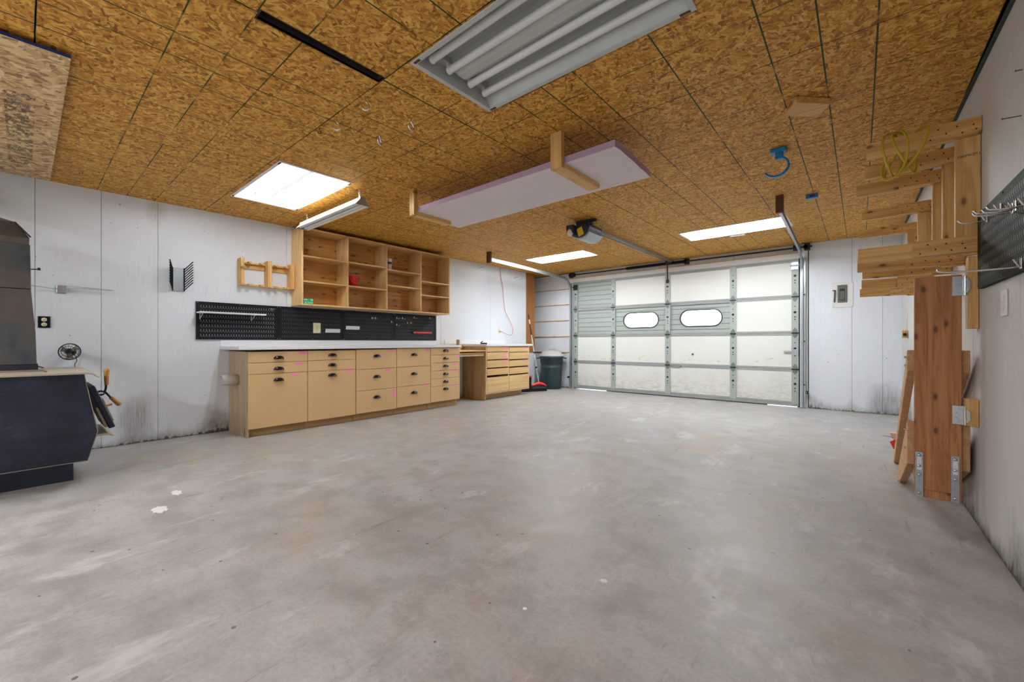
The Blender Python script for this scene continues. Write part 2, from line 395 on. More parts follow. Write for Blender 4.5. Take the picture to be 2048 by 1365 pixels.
def foam_mat():
    n = NT('lavender_foam'); c = n.co()
    a = n.noise(c, 2.2, 5, .6); s = n.noise(n.map(c, (2, 26, 1), (0, 0, .7)), 1.4, 3, .6)
    col = n.mix(a, lin(218, 206, 212), lin(238, 230, 233))
    col = n.mix(n.ramp(s, [(.69, 0.0), (.72, .7)]), col, lin(120, 108, 116))
    return n.out(col, .8)
M_FOAM = foam_mat()
M_FOAME = plain('lavender_foam_edge', lin(178, 150, 174), .85, 0, .08)
def insul():
    n = NT('white_insulation'); c = n.co(world=True); z = n.sep(c)[2]
    col = n.mix(n.noise(c, 2, 4), (.72, .74, .70), (.77, .79, .76))
    rag = n.noise(n.map(c, (5, 5, 12)), 2, 7, .78); blob = n.noise(c, 2.6, 3)
    low = n.math('MULTIPLY', n.math('LESS_THAN', z, .55), n.math('SUBTRACT', 1.0, n.math('DIVIDE', z, n.math('ADD', n.math('MULTIPLY', blob, .85), .02)), clamp=True))
    col = n.mix(n.math('MULTIPLY', low, n.ramp(rag, [(.42, 0.0), (.66, .75)])), col, (.33, .28, .2))
    band = n.math('MULTIPLY', n.math('GREATER_THAN', z, .60), n.math('LESS_THAN', z, .74))
    o = n.noise(n.map(c, (3.5, 1, 7), loc=(3,0,2)), 2.5, 5, .7)
    col = n.mix(n.math('MULTIPLY', band, n.ramp(o, [(.56, 0.0), (.66, .65)])), col, lin(206, 150, 70))
    return n.out(col, .55)
M_INS = insul()
def emit(name, col, st):
    n = NT(name); n.out((.9,.9,.9), .4); n.b.inputs['Emission Color'].default_value = (*col, 1); n.b.inputs['Emission Strength'].default_value = st; return n.mat
M_TUBE = emit('lit_tube', TUBE_COL, TUBE_ON); M_TUBE2 = emit('lit_tube_aged', TUBE_COL, TUBE_ON*.8)
def glass():
    n = NT('window_plastic'); n.out((.95, .97, .97), .25); n.b.inputs['Transmission Weight'].default_value = 1.0; n.b.inputs['IOR'].default_value = 1.2; return n.mat
M_GLASS = glass()

# ================================================================== the room
fl = struct('floor', box(-.6, 6.5, -5.3, 7.78, -.12, 0), M_CONC)
for (x, y, r, k) in ((1.97, .65, .055, .45), (2.24, .52, .06, .6), (4.59, 1.55, .016, .8), (4.45, 1.2, .008, 1)):
    mb = MB(); n = 18; ph = random.random()*6
    pts = [(x + r*math.cos(2*math.pi*i/n)*(1+.25*math.sin(3*i+ph)), y + r*k*math.sin(2*math.pi*i/n)*(1+.2*math.cos(2*i+ph))) for i in range(n)]
    mb.prism(pts, 'z', .0002, .0016); part('paint_splash', mb, M_STAIN, fl)
struct('driveway', box(-25, 30, 7.78, 60, -.14, -.02), plain('driveway_concrete', (.45, .45, .44), .8, 0, .1))

LIGHTS = {'front': (3.655, 4.87, 1.262, 1.852), 'left': (.745, 1.943, 1.29, 1.905), 'far_a': (.85, 2.052, 5.715, 6.25), 'far_b': (3.52, 4.757, 5.672, 6.25)}
HOLES = [(a+.022, b-.022, c+.022, d-.022) for a, b, c, d in LIGHTS.values()] + [(3.392, 3.452, .655, 1.25)]
ceil_o = struct('ceiling', MB().box(-.6, 6.5, -5.3, 7.9, .14, .17).tilt(), M_CORE)
ys = [-6.065, -4.845, -3.625, -2.405, -1.185, .035, 1.255, 2.475, 3.695, 4.915, 6.135, 7.355, 8.575]
for yi in range(len(ys) - 1):
    for X0 in (-1.45, .99, 3.43):
        x0, x1 = max(X0, -.36), min(X0 + 2.44, 5.96); y0, y1 = max(ys[yi], -4.99), min(ys[yi+1], 7.584)
        x0, x1, y0, y1 = x0 + .0018, x1 - .0018, y0 + .0018, y1 - .0018
        hs = [h for h in HOLES if h[0] < x1 and h[1] > x0 and h[2] < y1 and h[3] > y0]
        gx = sorted({x0, x1, *[min(max(v, x0), x1) for h in hs for v in h[:2]]}); gy = sorted({y0, y1, *[min(max(v, y0), y1) for h in hs for v in h[2:]]})
        mb = MB()
        for i in range(len(gx)-1):
            for j in range(len(gy)-1):
                cx, cy = (gx[i]+gx[i+1])/2, (gy[j]+gy[j+1])/2
                if any(h[0] < cx < h[1] and h[2] < cy < h[3] for h in hs): continue
                mb.box(gx[i], gx[i+1], gy[j], gy[j+1], 0, .012)
        mb.tilt()
        org = Vector((X0, ys[yi], zc(ys[yi])))
        o = bpy.data.objects.new('osb_sheet', mb.mesh('osb_sheet', M_OSB, org)); C.objects.link(o); o.parent = ceil_o; o.location = org
# the open slot between two sheets; near-black lining stands in for cavity shade
mb = MB().box(3.385, 3.392, .65, 1.255, .0, .13).box(3.452, 3.459, .65, 1.255, .0, .13).box(3.385, 3.459, .648, .655, 0, .13).box(3.385, 3.459, 1.25, 1.257, 0, .13).tilt()
part('slot_lining', mb, M_CORE, ceil_o)

def wallboards(parent, name, axis_pts, mat):
    for p in axis_pts: part(name, p, mat, parent)
def yz_panel(y0, y1, xf, t, z0=0.002, g=.0015):      # sheet on a side wall, xf(y) = surface, thickness outward t
    y0 += g; y1 -= g; a, b = xf(y0), xf(y1)
    pts = [(a, y0, z0), (a+t, y0, z0), (b+t, y1, z0), (b, y1, z0), (a, y0, zc(y0)-.001), (a+t, y0, zc(y0)-.001), (b+t, y1, zc(y1)-.001), (b, y1, zc(y1)-.001)]
    return MB().hexa(pts)
mb = MB().box(-.17, -.014, -5.2, 6.862, 0, 2.66).box(-.5, -.34, 6.7, 7.9, 0, 2.66).box(-.34, -.17, 6.7, 6.862, 0, 2.66)
wl = struct('wall_left', mb, M_CORE)
for a, b in zip([-5.0, -3.6, -2.37, -1.15, .066, .47, .876, 2.095, 3.315, 4.535, 5.755], [-3.6, -2.37, -1.15, .066, .47, .876, 2.095, 3.315, 4.535, 5.755, 6.862]):
    part('wall_panel', yz_panel(a, b, lambda y: 0.0, -.012), M_WALL, wl)
mb = MB().hexa([(-.09, 6.866, .757), (0, 6.866, .757), (0, 7.17, .757), (-.09, 7.17, .757), (-.09, 6.866, zc(6.866)-.002), (0, 6.866, zc(6.866)-.002), (0, 7.17, zc(7.17)-.002), (-.09, 7.17, zc(7.17)-.002)])
struct('trim_1', mb, M_POST, bevel=.004)
struct('trim_2', box(-.09, -.004, 6.866, 7.165, 0, .756), M_WALL)

wf = struct('wall_far', MB().box(-.5, .76, 7.606, 7.78, 0, 2.68).box(4.672, 6.5, 7.606, 7.78, 0, 2.68).box(.76, 4.672, 7.606, 7.78, 2.225, 2.68), M_CORE)
zs = [0.003, .765, 1.105, 1.453, 1.795, 2.128, 2.462]
for i in range(6):
    part('plank', box(-.335, .62, 7.585, 7.598, zs[i] + (.012 if i else 0), zs[i+1] - .004), M_WALL, wf)
    if i < 5: part('girt_ledge', box(-.335, .60, 7.562, 7.598, zs[i+1]-.003, zs[i+1]+.011), M_PINEX, wf)
zt = zc(7.585) - .001
part('wall_panel', box(4.816, 5.309, 7.585, 7.597, .002, zt), M_WALL, wf)
part('wall_panel', box(5.312, 5.637, 7.585, 7.597, .002, zt), M_WALL, wf)
part('wall_panel', box(5.6395, 5.86, 7.585, 7.597, .002, zt), M_WALL, wf)
part('jamb', box(.622, .718, 7.57, 7.6, .002, 2.30), M_TRIMW, wf); part('jamb', box(4.706, 4.804, 7.57, 7.6, .002, zt), M_TRIMW, wf)
part('header_board', box(.62, 4.704, 7.566, 7.6, 2.258, 2.345), M_TRIMW, wf)
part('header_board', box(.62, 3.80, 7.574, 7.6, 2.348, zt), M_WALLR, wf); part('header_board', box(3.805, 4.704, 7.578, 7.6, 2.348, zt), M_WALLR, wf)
part('header_strip', box(.62, 4.704, 7.560, 7.566, 2.338, 2.348), M_PINEX, wf)

def strip_r(y0, y1, d0, d1, z0, z1, zfun=None):
    f = zfun or (lambda y: 0)
    return MB().hexa([(xr(y0)+d0, y0, f(y0)+z0), (xr(y0)+d1, y0, f(y0)+z0), (xr(y1)+d1, y1, f(y1)+z0), (xr(y1)+d0, y1, f(y1)+z0),
                      (xr(y0)+d0, y0, f(y0)+z1), (xr(y0)+d1, y0, f(y0)+z1), (xr(y1)+d1, y1, f(y1)+z1), (xr(y1)+d0, y1, f(y1)+z1)])
wr = struct('wall_right', strip_r(-5.2, 7.9, .014, .16, 0, 2.68), M_CORE)
sy = [-5.0, -3.6, -2.3, -1.1, .16, 1.38, 2.59, 3.425, 4.64, 5.86, 7.584]
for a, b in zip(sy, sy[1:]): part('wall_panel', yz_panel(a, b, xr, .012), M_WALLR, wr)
struct('trim_3', strip_r(-4.9, 7.55, -.014, -.001, -.016, -.002, zc), plain('dark_green_strip', (.03, .04, .032), .7))
wn = struct('wall_near', box(-.6, 6.5, -5.25, -5.0, 0, 2.66), M_CORE)
for k in range(5): part('wall_panel', box(-.01 + k*1.19, 1.175 + k*1.19, -5.0, -4.988, .002, 2.343), M_WALL, wn)

# ================================================================== recessed fluorescent fixtures
def troffer(key, label, tubes, lit, dusty=False):
    x0, x1, y0, y1 = LIGHTS[key]
    t = thing('ceiling_light', label, 'light fixture', ((x0+x1)/2, (y0+y1)/2, zc((y0+y1)/2)), 'recessed four-tube ceiling fixtures')
    en = M_ENAMD if dusty else M_ENAM
    fw = .028
    for n_, b_ in (('frame', (x0, x1, y0, y0+fw)), ('frame', (x0, x1, y1-fw, y1)), ('frame', (x0, x0+fw, y0+fw, y1-fw)), ('frame', (x1-fw, x1, y0+fw, y1-fw))):
        part(n_, MB().box(*b_, -.007, -.001).tilt(), en, t, .002)
    a, b, c, d = x0+.0225, x1-.0225, y0+.0225, y1-.0225; H = .105
    mb = MB().box(a, b, c, d, H, H+.004).box(a, a+.003, c, d, -.001, H).box(b-.003, b, c, d, -.001, H).box(a, b, c, c+.003, -.001, H).box(a, b, d-.003, d, -.001, H)
    # sloping reflector sides and shallow reflector ridges between the lamps
    mb.prism([(c+.003, -.0005), (c+.065, H), (c+.003, H)], 'x', a+.003, b-.003); mb.prism([(d-.003, -.0005), (d-.003, H), (d-.065, H)], 'x', a+.003, b-.003)
    part('housing', mb.tilt(), en, t)
    cy = (c+d)/2
    part('ballast_cover', MB().prism([(cy-.075, H), (cy-.055, .055), (cy-.02, .035), (cy+.02, .035), (cy+.055, .055), (cy+.075, H)], 'x', a+.045, b-.045).tilt(), en, t)
    for e in (a+.003, b-.043): part('socket_bar', MB().box(e, e+.04, c+.004, d-.004, .075, H).tilt(), en, t)
    for k in tubes:
        y = c + (d-c)*(.145, .355, .645, .855)[k]
        part('tube', MB().cyl((a+.05, y, .042), (b-.05, y, .042), .019, 14).tilt(), (M_TUBE2 if len(tubes) == 2 else M_TUBE) if lit else M_TUBEOFF, t)
        for e, f in ((a+.03, a+.052), (b-.052, b-.03)): part('lamp_holder', MB().cyl((e, y, .042), (f, y, .042), .021, 12).box(e, e+.012, y-.015, y+.015, .042, .08).tilt(), M_WHITE, t)
    for px, py in ((x0+.045, y1-.014), (x1-.045, y1-.014), (x0+.045, y0+.014), (x1-.045, y0+.014)):
        part('latch', MB().box(px-.022, px+.022, py-.006, py+.006, -.010, -.007).tilt(), M_BLOCK if dusty else M_DARK, t)
    return t
troffer('front', 'large unlit recessed fluorescent fixture with four dark tubes, nearest the camera', (0, 1, 2, 3), False, True)
troffer('left', 'lit recessed fluorescent fixture above the wooden wall shelves', (1, 2), True)
troffer('far_a', 'lit recessed ceiling fixture left of the garage door opener', (0, 1, 2, 3), True)
troffer('far_b', 'lit recessed ceiling fixture right of the opener rail, beside the right door track', (0, 1, 2, 3), True)

# ================================================================== garage door
G = thing('garage_door', 'white insulated sectional garage door with grey steel stiles and two oval windows', 'garage door', (2.72, 7.59, 0))
SX = [(.742, .834), (1.607, 1.694), (2.68, 2.77), (3.75, 3.845), (4.60, 4.692)]
SZ = [(.05, .575), (.575, 1.127), (1.127, 1.679), (1.679, 2.238)]
def stadium(cx, cz, hw, hh, n=40):
    pts = []; r = hh
    for i in range(n):
        a = 2*math.pi*i/n; c_, s_ = math.cos(a), math.sin(a)
        pts.append((cx + (hw - r)*(1 if c_ > 1e-6 else -1 if c_ < -1e-6 else 0) + r*c_, cz + r*s_))
    return pts
YF = 7.566
WIN = {(1, 2): (2.203, 1.408), (2, 2): (3.283, 1.410)}
for r, (z0, z1) in enumerate(SZ):
    for c in range(4):
        x0, x1 = SX[c][1], SX[c+1][0]
        ribbed = (r == 3 and c == 0) or (r == 2 and c < 3)
        if not ribbed:
            part('insulation_panel', box(x0-.01, x1+.01, YF+.012, YF+.034, z0+.012, z1-.012), M_INS, G); continue
        if (c, r) in WIN:
            cx, cz = WIN[(c, r)]; hw, hh = .345, .146; n = 40; inner = stadium(cx, cz, hw, hh, n); outer = []
            for i in range(n):
                a = 2*math.pi*i/n; dx, dz = math.cos(a), math.sin(a)
                k = min(((x1+.01-cx) if dx > 0 else (cx-x0+.01))/max(abs(dx), 1e-6), ((z1-cz) if dz > 0 else (cz-z0))/max(abs(dz), 1e-6)); outer.append((cx+dx*k, cz+dz*k))
            # corners
            for q in ((x1+.01, z1), (x0-.01, z1), (x0-.01, z0), (x1+.01, z0)):
                j = min(range(n), key=lambda i: (outer[i][0]-q[0])**2 + (outer[i][1]-q[1])**2); outer[j] = q
            sk = MB()
            for yy in (YF+.03, YF+.034):
                sk.add([(p[0], yy, p[1]) for p in inner] + [(p[0], yy, p[1]) for p in outer], [(i, (i+1) % n, n+(i+1) % n, n+i) for i in range(n)])
            for k in range(1, 6):
                zz = z0 + (z1-z0)*k/6
                if abs(zz-cz) < hh:
                    e = hw - hh + math.sqrt(max(hh*hh - (zz-cz)**2, 0)) + .02
                    for q0, q1 in ((x0-.01, cx-e), (cx+e, x1+.01)): sk.prism([(YF+.031, zz-.012), (YF+.016, zz-.003), (YF+.016, zz+.003), (YF+.031, zz+.004)], 'x', q0, q1)
                else: sk.prism([(YF+.031, zz-.012), (YF+.016, zz-.003), (YF+.016, zz+.003), (YF+.031, zz+.004)], 'x', x0-.01, x1+.01)
            part('ribbed_panel', sk, M_STEEL, G)
            io, ii = stadium(cx, cz, hw+.006, hh+.006, n), stadium(cx, cz, hw-.012, hh-.012, n); fr = MB()
            vs = [(p[0], YF+.018, p[1]) for p in io] + [(p[0], YF+.018, p[1]) for p in ii] + [(p[0], YF+.05, p[1]) for p in io] + [(p[0], YF+.05, p[1]) for p in ii]
            fs = []
            for i in range(n):
                j = (i+1) % n; fs += [(i, j, n+j, n+i), (2*n+i, 2*n+j, 3*n+j, 3*n+i), (i, j, 2*n+j, 2*n+i), (n+i, n+j, 3*n+j, 3*n+i)]
            fr.add(vs, fs); wf_ = part('window_frame', fr, M_DARK, G)
            part('pane', MB().prism(stadium(cx, cz, hw-.008, hh-.008, n), 'y', YF+.036, YF+.039), M_GLASS, wf_)
        else:
            sk = MB().box(x0-.01, x1+.01, YF+.03, YF+.034, z0, z1)
            for k in range(1, 6): zz = z0 + (z1-z0)*k/6; sk.prism([(YF+.031, zz-.012), (YF+.016, zz-.003), (YF+.016, zz+.003), (YF+.031, zz+.004)], 'x', x0-.01, x1+.01)
            part('ribbed_panel', sk, M_STEEL, G)
    # horizontal rails of this section
    part('rail', box(.80, 4.64, YF+.004, YF+.036, z1-.034, z1-.0005), M_STEELD, G, .003)
    part('rail', box(.80, 4.64, YF+.005, YF+.036, z0+.0005, z0+.032), M_STEELD, G, .003)
    for (a, b) in SX:
        cx = (a+b)/2; wd = b-a
        mb = MB().box(a, b, YF-.006, YF+.036, z0+.004, z1-.004)
        mb.mi = 1; m = (z0+z1)/2
        for dz, rr in ((.04, .019), (-.03, .010), (-.07, .009), (.13, .008)):
            mb.cyl((cx, YF-.0075, m+dz), (cx, YF-.004, m+dz), rr, 10)
        part('stile', mb, [M_STEEL, M_HOLE if False else M_DARK], G)
for zj in (.575, 1.127, 1.679):
    for (a, b) in SX:
        cx = (a+b)/2; h = .036
        mb = MB().prism([(cx-h, zj+.008), (cx+h, zj+.008), (cx+h*.8, zj+.045), (cx, zj+.082), (cx-h*.8, zj+.045)], 'y', YF-.011, YF-.006)
        mb.prism([(cx-h, zj-.008), (cx+h, zj-.008), (cx+h*.8, zj-.045), (cx, zj-.082), (cx-h*.8, zj-.045)], 'y', YF-.011, YF-.006)
        hg = part('hinge', mb, M_HINGE, G); part('hinge_knuckle', MB().cyl((cx-.045, YF-.014, zj), (cx+.045, YF-.014, zj), .0095, 8), M_DARK, hg)
part('joint_flange', MB().box(.76, 4.67, YF+.0362, YF+.0385, .555, .595).box(.76, 4.67, YF+.0362, YF+.0385, 1.107, 1.147).box(.76, 4.67, YF+.0362, YF+.0385, 1.659, 1.699), M_STEELD, G)
part('bottom_bar', box(.742, 4.692, YF-.004, YF+.036, .016, .05), M_STEELD, G)
part('bottom_seal', MB().box(1.50, 4.28, YF, YF+.04, .001, .017).box(.742, 1.50, YF, YF+.04, .013, .017).box(4.28, 4.692, YF, YF+.04, .012, .017), M_BLKR, G)
part('top_rail', box(.742, 4.692, YF-.012, YF+.034, 2.238, 2.258), M_STEEL, G)
part('lift_handle', MB().box(2.80, 2.96, YF-.018, YF+.002, .548, .56).box(2.80, 2.82, YF-.018, YF+.004, .54, .575).box(2.94, 2.96, YF-.018, YF+.004, .54, .575), M_GALV, G)
part('slide_lock', MB().box(4.50, 4.64, YF-.022, YF-.006, .835, .852).box(4.605, 4.69, YF-.014, YF-.006, .79, .88), M_GALV, G)
part('lock_stub', MB().cyl((3.155, YF+.004, .775), (3.155, YF+.014, .775), .016, 10), M_DARK, G)
for cx in (.788, 4.646):
    part('top_roller_bracket', MB().box(cx-.045, cx+.045, YF-.03, YF-.006, 2.09, 2.20).cyl((cx-.06, YF-.03, 2.15), (cx+.06, YF-.03, 2.15), .012, 8), M_DARK if cx < 2 else M_GALV, G)
part('operator_bracket', box(2.70, 2.75, YF-.03, YF-.006, 2.06, 2.12), M_DARK, G)

def track(xv, xe, label, s):
    t = thing('door_track', label, 'track', (xv, 7.5, 0), 'garage door tracks')
    yv = 7.515; R = .30; zh = 2.325
    path = [(xv, yv, z) for z in (.03, .6, 1.2, 1.8, zh-R)]
    path += [(xv, yv - R*(1-math.cos(a)), zh - R + R*math.sin(a)) for a in [math.pi/2*i/8 for i in range(1, 9)]]
    path += [(xv + (xe-xv)*k, yv - R + (4.88 - yv + R)*k, zh) for k in (.33, .66, 1)]
    # C-shaped channel swept along the path
    prof = [(-.028, -.014), (.028, -.014), (.028, .014), (.02, .014), (.02, -.010), (-.02, -.010), (-.02, .014), (-.028, .014)]
    mb = MB(); n = len(prof); vs = []
    for i, p in enumerate(path):
        d = (Vector(path[min(i+1, len(path)-1)]) - Vector(path[max(i-1, 0)])).normalized(); sd = Vector((1, 0, 0)); nn = sd.cross(d).normalized()
        vs += [Vector(p) + nn*a + sd*s*b for a, b in prof]
    mb.add(vs, [(i*n+k, i*n+(k+1) % n, (i+1)*n+(k+1) % n, (i+1)*n+k) for i in range(len(path)-1) for k in range(n)])
    part('rail_channel', mb, M_GALV, t)
    part('angle_bracket', MB().box(min(xv, xv + s*.045), max(xv, xv + s*.045), 7.53, 7.5695, .05, 2.25), M_GALV, t)
    for z in (.35, 1.0, 1.7): part('bolt', MB().cyl((xv + s*.03, 7.53, z), (xv + s*.03, 7.521, z), .011, 8), M_DARK, t)
    part('end_hanger', MB().box(xe-.012, xe+.012, 4.862, 4.885, 2.29, 2.37), M_DARK, t)
    return t
track(.70, .84, 'grey steel door track curving up to the ceiling above the trash can', -1)
track(4.735, 4.785, 'grey steel door track on the right side of the garage door', 1)
solo('track_hanger_block', MB().box(.80, .872, 4.815, 4.86, 2.265-zc(4.85), -.001).tilt(), M_BLOCK, 'brown wooden block holding the end of the left door track', 'block', (.836, 4.84, 2.44), 'track hanger blocks')
solo('track_hanger_block', MB().box(4.76, 4.825, 4.815, 4.86, 2.272-zc(4.85), -.001).tilt(), M_BLOCK, 'brown wooden block holding the end of the right door track', 'block', (4.79, 4.84, 2.44), 'track hanger blocks')

t = thing('torsion_shaft', 'dark torsion spring shaft above the garage door', 'door hardware', (2.72, 7.53, 2.41))
part('shaft', MB().cyl((.66, 7.52, 2.41), (4.86, 7.52, 2.41), .0125, 10), M_DARK, t)
mb = MB(); pts = []
for i in range(520): a = i*.62; pts.append((1.95 + 1.08*i/519, 7.52 + .026*math.cos(a), 2.41 + .026*math.sin(a)))
part('spring', MB().cyl((1.95, 7.52, 2.41), (3.03, 7.52, 2.41), .024, 12).tube(pts, .004, 4), M_BLKM, t)
for x in (.70, 3.07, 4.80):
    part('end_bracket' if x != 3.07 else 'centre_bracket', MB().box(x-.035, x+.035, 7.50, 7.566, 2.36, 2.455).cyl((x-.02, 7.50, 2.41), (x-.02, 7.545, 2.41), .03, 12), M_DARK, t)
for x in (.76, 4.66): part('cable_drum', MB().cyl((x-.03, 7.52, 2.41), (x+.03, 7.52, 2.41), .043, 16), M_DARK, t)

for x, d, m, lb in ((.635, -1, M_BLKM, 'small black door safety sensor beside the trash can'), (4.80, 1, M_GREENT, 'small door safety sensor with a green light, right of the garage door')):
    t = thing('safety_sensor', lb, 'sensor', (x, 7.53, .24), 'door safety sensors')
    part('body', MB().box(x-.016, x+.016, 7.49, 7.54, .222, .262), M_BLKM, t, .004); part('bracket', MB().box(x-.02, x+.02, 7.54, 7.569, .232, .25), M_GALV, t)
    part('lens', MB().cyl((x-.004, 7.49, .243), (x-.004, 7.483, .243), .009, 10), m, t)

# opener
t = thing('door_opener', 'dark blue ceiling garage door opener with yellow tag', 'door opener', (2.87, 4.35, 2.40))
prof = [(2.875 + .135*math.cos(a), 2.335 + .115*math.sin(a)) for a in [math.pi + math.pi*i/14 for i in range(15)]]
prof = prof + [(3.005, 2.372), (2.745, 2.372)]
part('motor_housing', MB().prism(prof, 'y', 4.20, 4.55), M_OPEN, t, .02)
part('lower_shell', MB().prism([(2.875 + .125*math.cos(a), 2.31 + .102*math.sin(a)) for a in [math.pi*1.08 + math.pi*.84*i/12 for i in range(13)]], 'y', 4.24, 4.575), plain('opener_silver', lin(176, 182, 190), .3, .3), t, .01)
part('light_cover', MB().prism([(2.755, 2.262), (2.835, 2.262), (2.85, 2.365), (2.745, 2.365)], 'y', 4.125, 4.205), M_OPEN, t, .01)
part('light_bulb', MB().lathe((2.80, 4.135, 2.272), [(.005, -.045), (.025, -.035), (.034, -.01), (.03, .02), (.015, .04)], 14), M_WHITE, t)
part('hanger_bracket', MB().box(2.78, 3.04, 4.30, 4.335, -.03, -.001).box(2.79, 2.81, 4.3, 4.33, -.066, -.03).box(2.97, 2.99, 4.3, 4.33, -.066, -.03).tilt(), M_DARK, t)
part('yellow_tag', MB().obox((2.905, 4.192, 2.280), (.034, 0, .012), (0, .002, 0), (-.014, 0, .045)), M_YTAG, t)
part('red_badge', MB().box(3.001, 3.008, 4.42, 4.50, 2.315, 2.352), plain('badge_red', lin(176, 40, 60), .4), t)
a, b = Vector((2.87, 4.55, 2.392)), Vector((2.815, 7.45, 2.43))
part('rail', MB().bar(a + Vector((0,0,.012)), b + Vector((0,0,.012)), .036, .008).bar(a + Vector((-.015,0,-.01)), b + Vector((-.015,0,-.01)), .006, .04).bar(a + Vector((.015,0,-.01)), b + Vector((.015,0,-.01)), .006, .04), M_GALV, t)
part('chain', MB().tube([a + Vector((0,0,-.014)), a.lerp(b, .4) + Vector((0,0,-.030)), b + Vector((0,0,-.014))], .005, 6), M_BLKM, t)
part('rail_bracket', box(2.79, 2.84, 7.43, 7.566, 2.444, 2.462), M_GALV, t)
part('lift_arm', MB().tube([(2.815, 7.30, 2.40), (2.80, 7.33, 2.36), (2.735, 7.53, 2.10)], .011, 6), M_DARK, t)
part('trolley', MB().box(2.795, 2.835, 7.24, 7.36, 2.375, 2.41), M_DARK, t)
part('release_cord', MB().tube([(2.80, 7.26, 2.38), (2.80, 7.26, 2.0), (2.803, 7.26, 1.76)], .003, 5), M_ORANGE, t)

# ================================================================== base cabinets along the left wall
def cup_pull():
    mb = MB(); n, m = 12, 5; vs = []; mb.smooth = True
    for j in range(m+1):
        b = math.pi/2*j/m
        for i in range(n+1):
            a = math.pi*i/n; q = math.sin(a)**.65
            vs.append((.002 + .027*q*math.sin(b), -.051*math.cos(a), -.015 + .034*q*math.cos(b)))
    mb.add(vs, [(j*(n+1)+i, j*(n+1)+i+1, (j+1)*(n+1)+i+1, (j+1)*(n+1)+i) for j in range(m) for i in range(n)])
    mb.smooth = False
    mb.box(0, .0018, -.052, .052, -.017, -.013)
    return mb.mesh('cup_pull', M_PULL)
PULL = cup_pull()
PULL.polygons.foreach_set('use_smooth', [True]*len(PULL.polygons))
FX = .60
CABS = [  # y0, y1, drawer heights (z0, z1), label
    (1.489, 2.085, [(.775, .886), (.655, .771), (.087, .651)], 'tan base cabinet at the left end of the bench, with a pale side panel', [(.824, 1), (.706, 1), (.586, 1)]),
    (2.089, 2.672, [(.778, .888), (.655, .774), (.087, .651)], 'tan base cabinet with two plain drawers over a door, second from the left end', [(.838, 0), (.72, 0), (.60, 1)]),
    (2.679, 3.265, [(.645, .892), (.375, .641), (.090, .371)], 'tan three-drawer base cabinet in the middle of the bench, with loose pink tape', [(.811, 1), (.543, 1), (.278, 2)]),
    (3.269, 3.843, [(.648, .900), (.380, .644), (.098, .376)], 'tan three-drawer base cabinet left of the narrow-drawer cabinet', [(.814, 1), (.546, 0), (.282, 1)]),
    (3.848, 4.421, [(.798, .902), (.681, .794), (.564, .677), (.447, .560), (.334, .443), (.103, .330)], 'tan six-drawer base cabinet at the right end of the bench', [(.862, 1), (.745, 1), (.63, 1), (.51, 1), (.395, 0), (.285, 1)])]
for ci, (y0, y1, dr, lab, hp) in enumerate(CABS):
    t = thing('base_cabinet', lab, 'cabinet', (.3, (y0+y1)/2, 0), 'tan base cabinets under the white bench')
    e0 = y0 - (.004 if ci == 0 else 0); zt_ = dr[0][1]+.004
    mb = MB().box(.002, FX-.021, e0, e0+.018, (0 if ci == 0 else .09), zt_).box(.002, FX-.021, y1-.016, y1+.002, .09, zt_).box(.002, FX-.021, e0+.018, y1-.016, .09, .106).box(.002, .012, e0+.018, y1-.016, .106, zt_).box(.002, FX-.021, e0+.018, y1-.016, zt_-.012, zt_)
    part('body', mb, M_SIDE if ci == 0 else M_MDFE, t)
    part('toe_kick', MB().box(.50, .518, e0, y1, 0.001, .09), M_MDFE, t)
    for k, (z0, z1) in enumerate(dr):
        nm = 'door' if (z1-z0) > .5 else 'drawer_front'
        d = part(nm, box(FX-.02, FX, y0+.0015, y1-.0015, z0, z1), M_MDF, t, .0015)
        hz, tape = hp[k]
        link('cup_pull', PULL, d, (FX, (y0+y1)/2 - .005, hz))
        if tape == 1:
            o_ = (.05, .02, .0, .03, -.04, .01)[(k*2+ci) % 6]
            part('tape_label', MB().box(FX+.0003, FX+.001, y1-.135+o_, y1-.055+o_, z1-.032, z1-.012), M_PINK, d)
        elif tape == 2:
            part('tape_label', MB().obox((FX+.001, y1-.035, z1-.075), (.0006, 0, 0), (0, .018, -.003), (0, -.012, .052)), M_PINK, d)
solo('worktop', MB().box(.012, .632, 1.40, 4.43, .908, .943), M_LAM, 'long white laminate bench top over the tan cabinets', 'bench top', (.3, 2.9, .908), None, .004)
solo('backsplash', box(.001, .011, 1.404, 4.426, .905, 1.012), M_LAM, 'low white backsplash strip under the black pegboards', 'backsplash', (.006, 2.9, .905))
mb = MB(); n = 20
rings = [(.056, 1.49), (.056, 1.335), (.050, 1.335), (.050, 1.49)]; vs = []
for r, y in rings: vs += [(.30 + r*math.cos(2*math.pi*i/n), y, .588 + r*math.sin(2*math.pi*i/n)) for i in range(n)]
mb.smooth = True; mb.add(vs, [(j*n+i, j*n+(i+1) % n, ((j+1) % 4)*n+(i+1) % n, ((j+1) % 4)*n+i) for j in range(4) for i in range(n)])
solo('pipe_stub', mb, M_PVC, 'grey plastic pipe stub poking from the side of the bench', 'pipe', (.30, 1.41, .53))

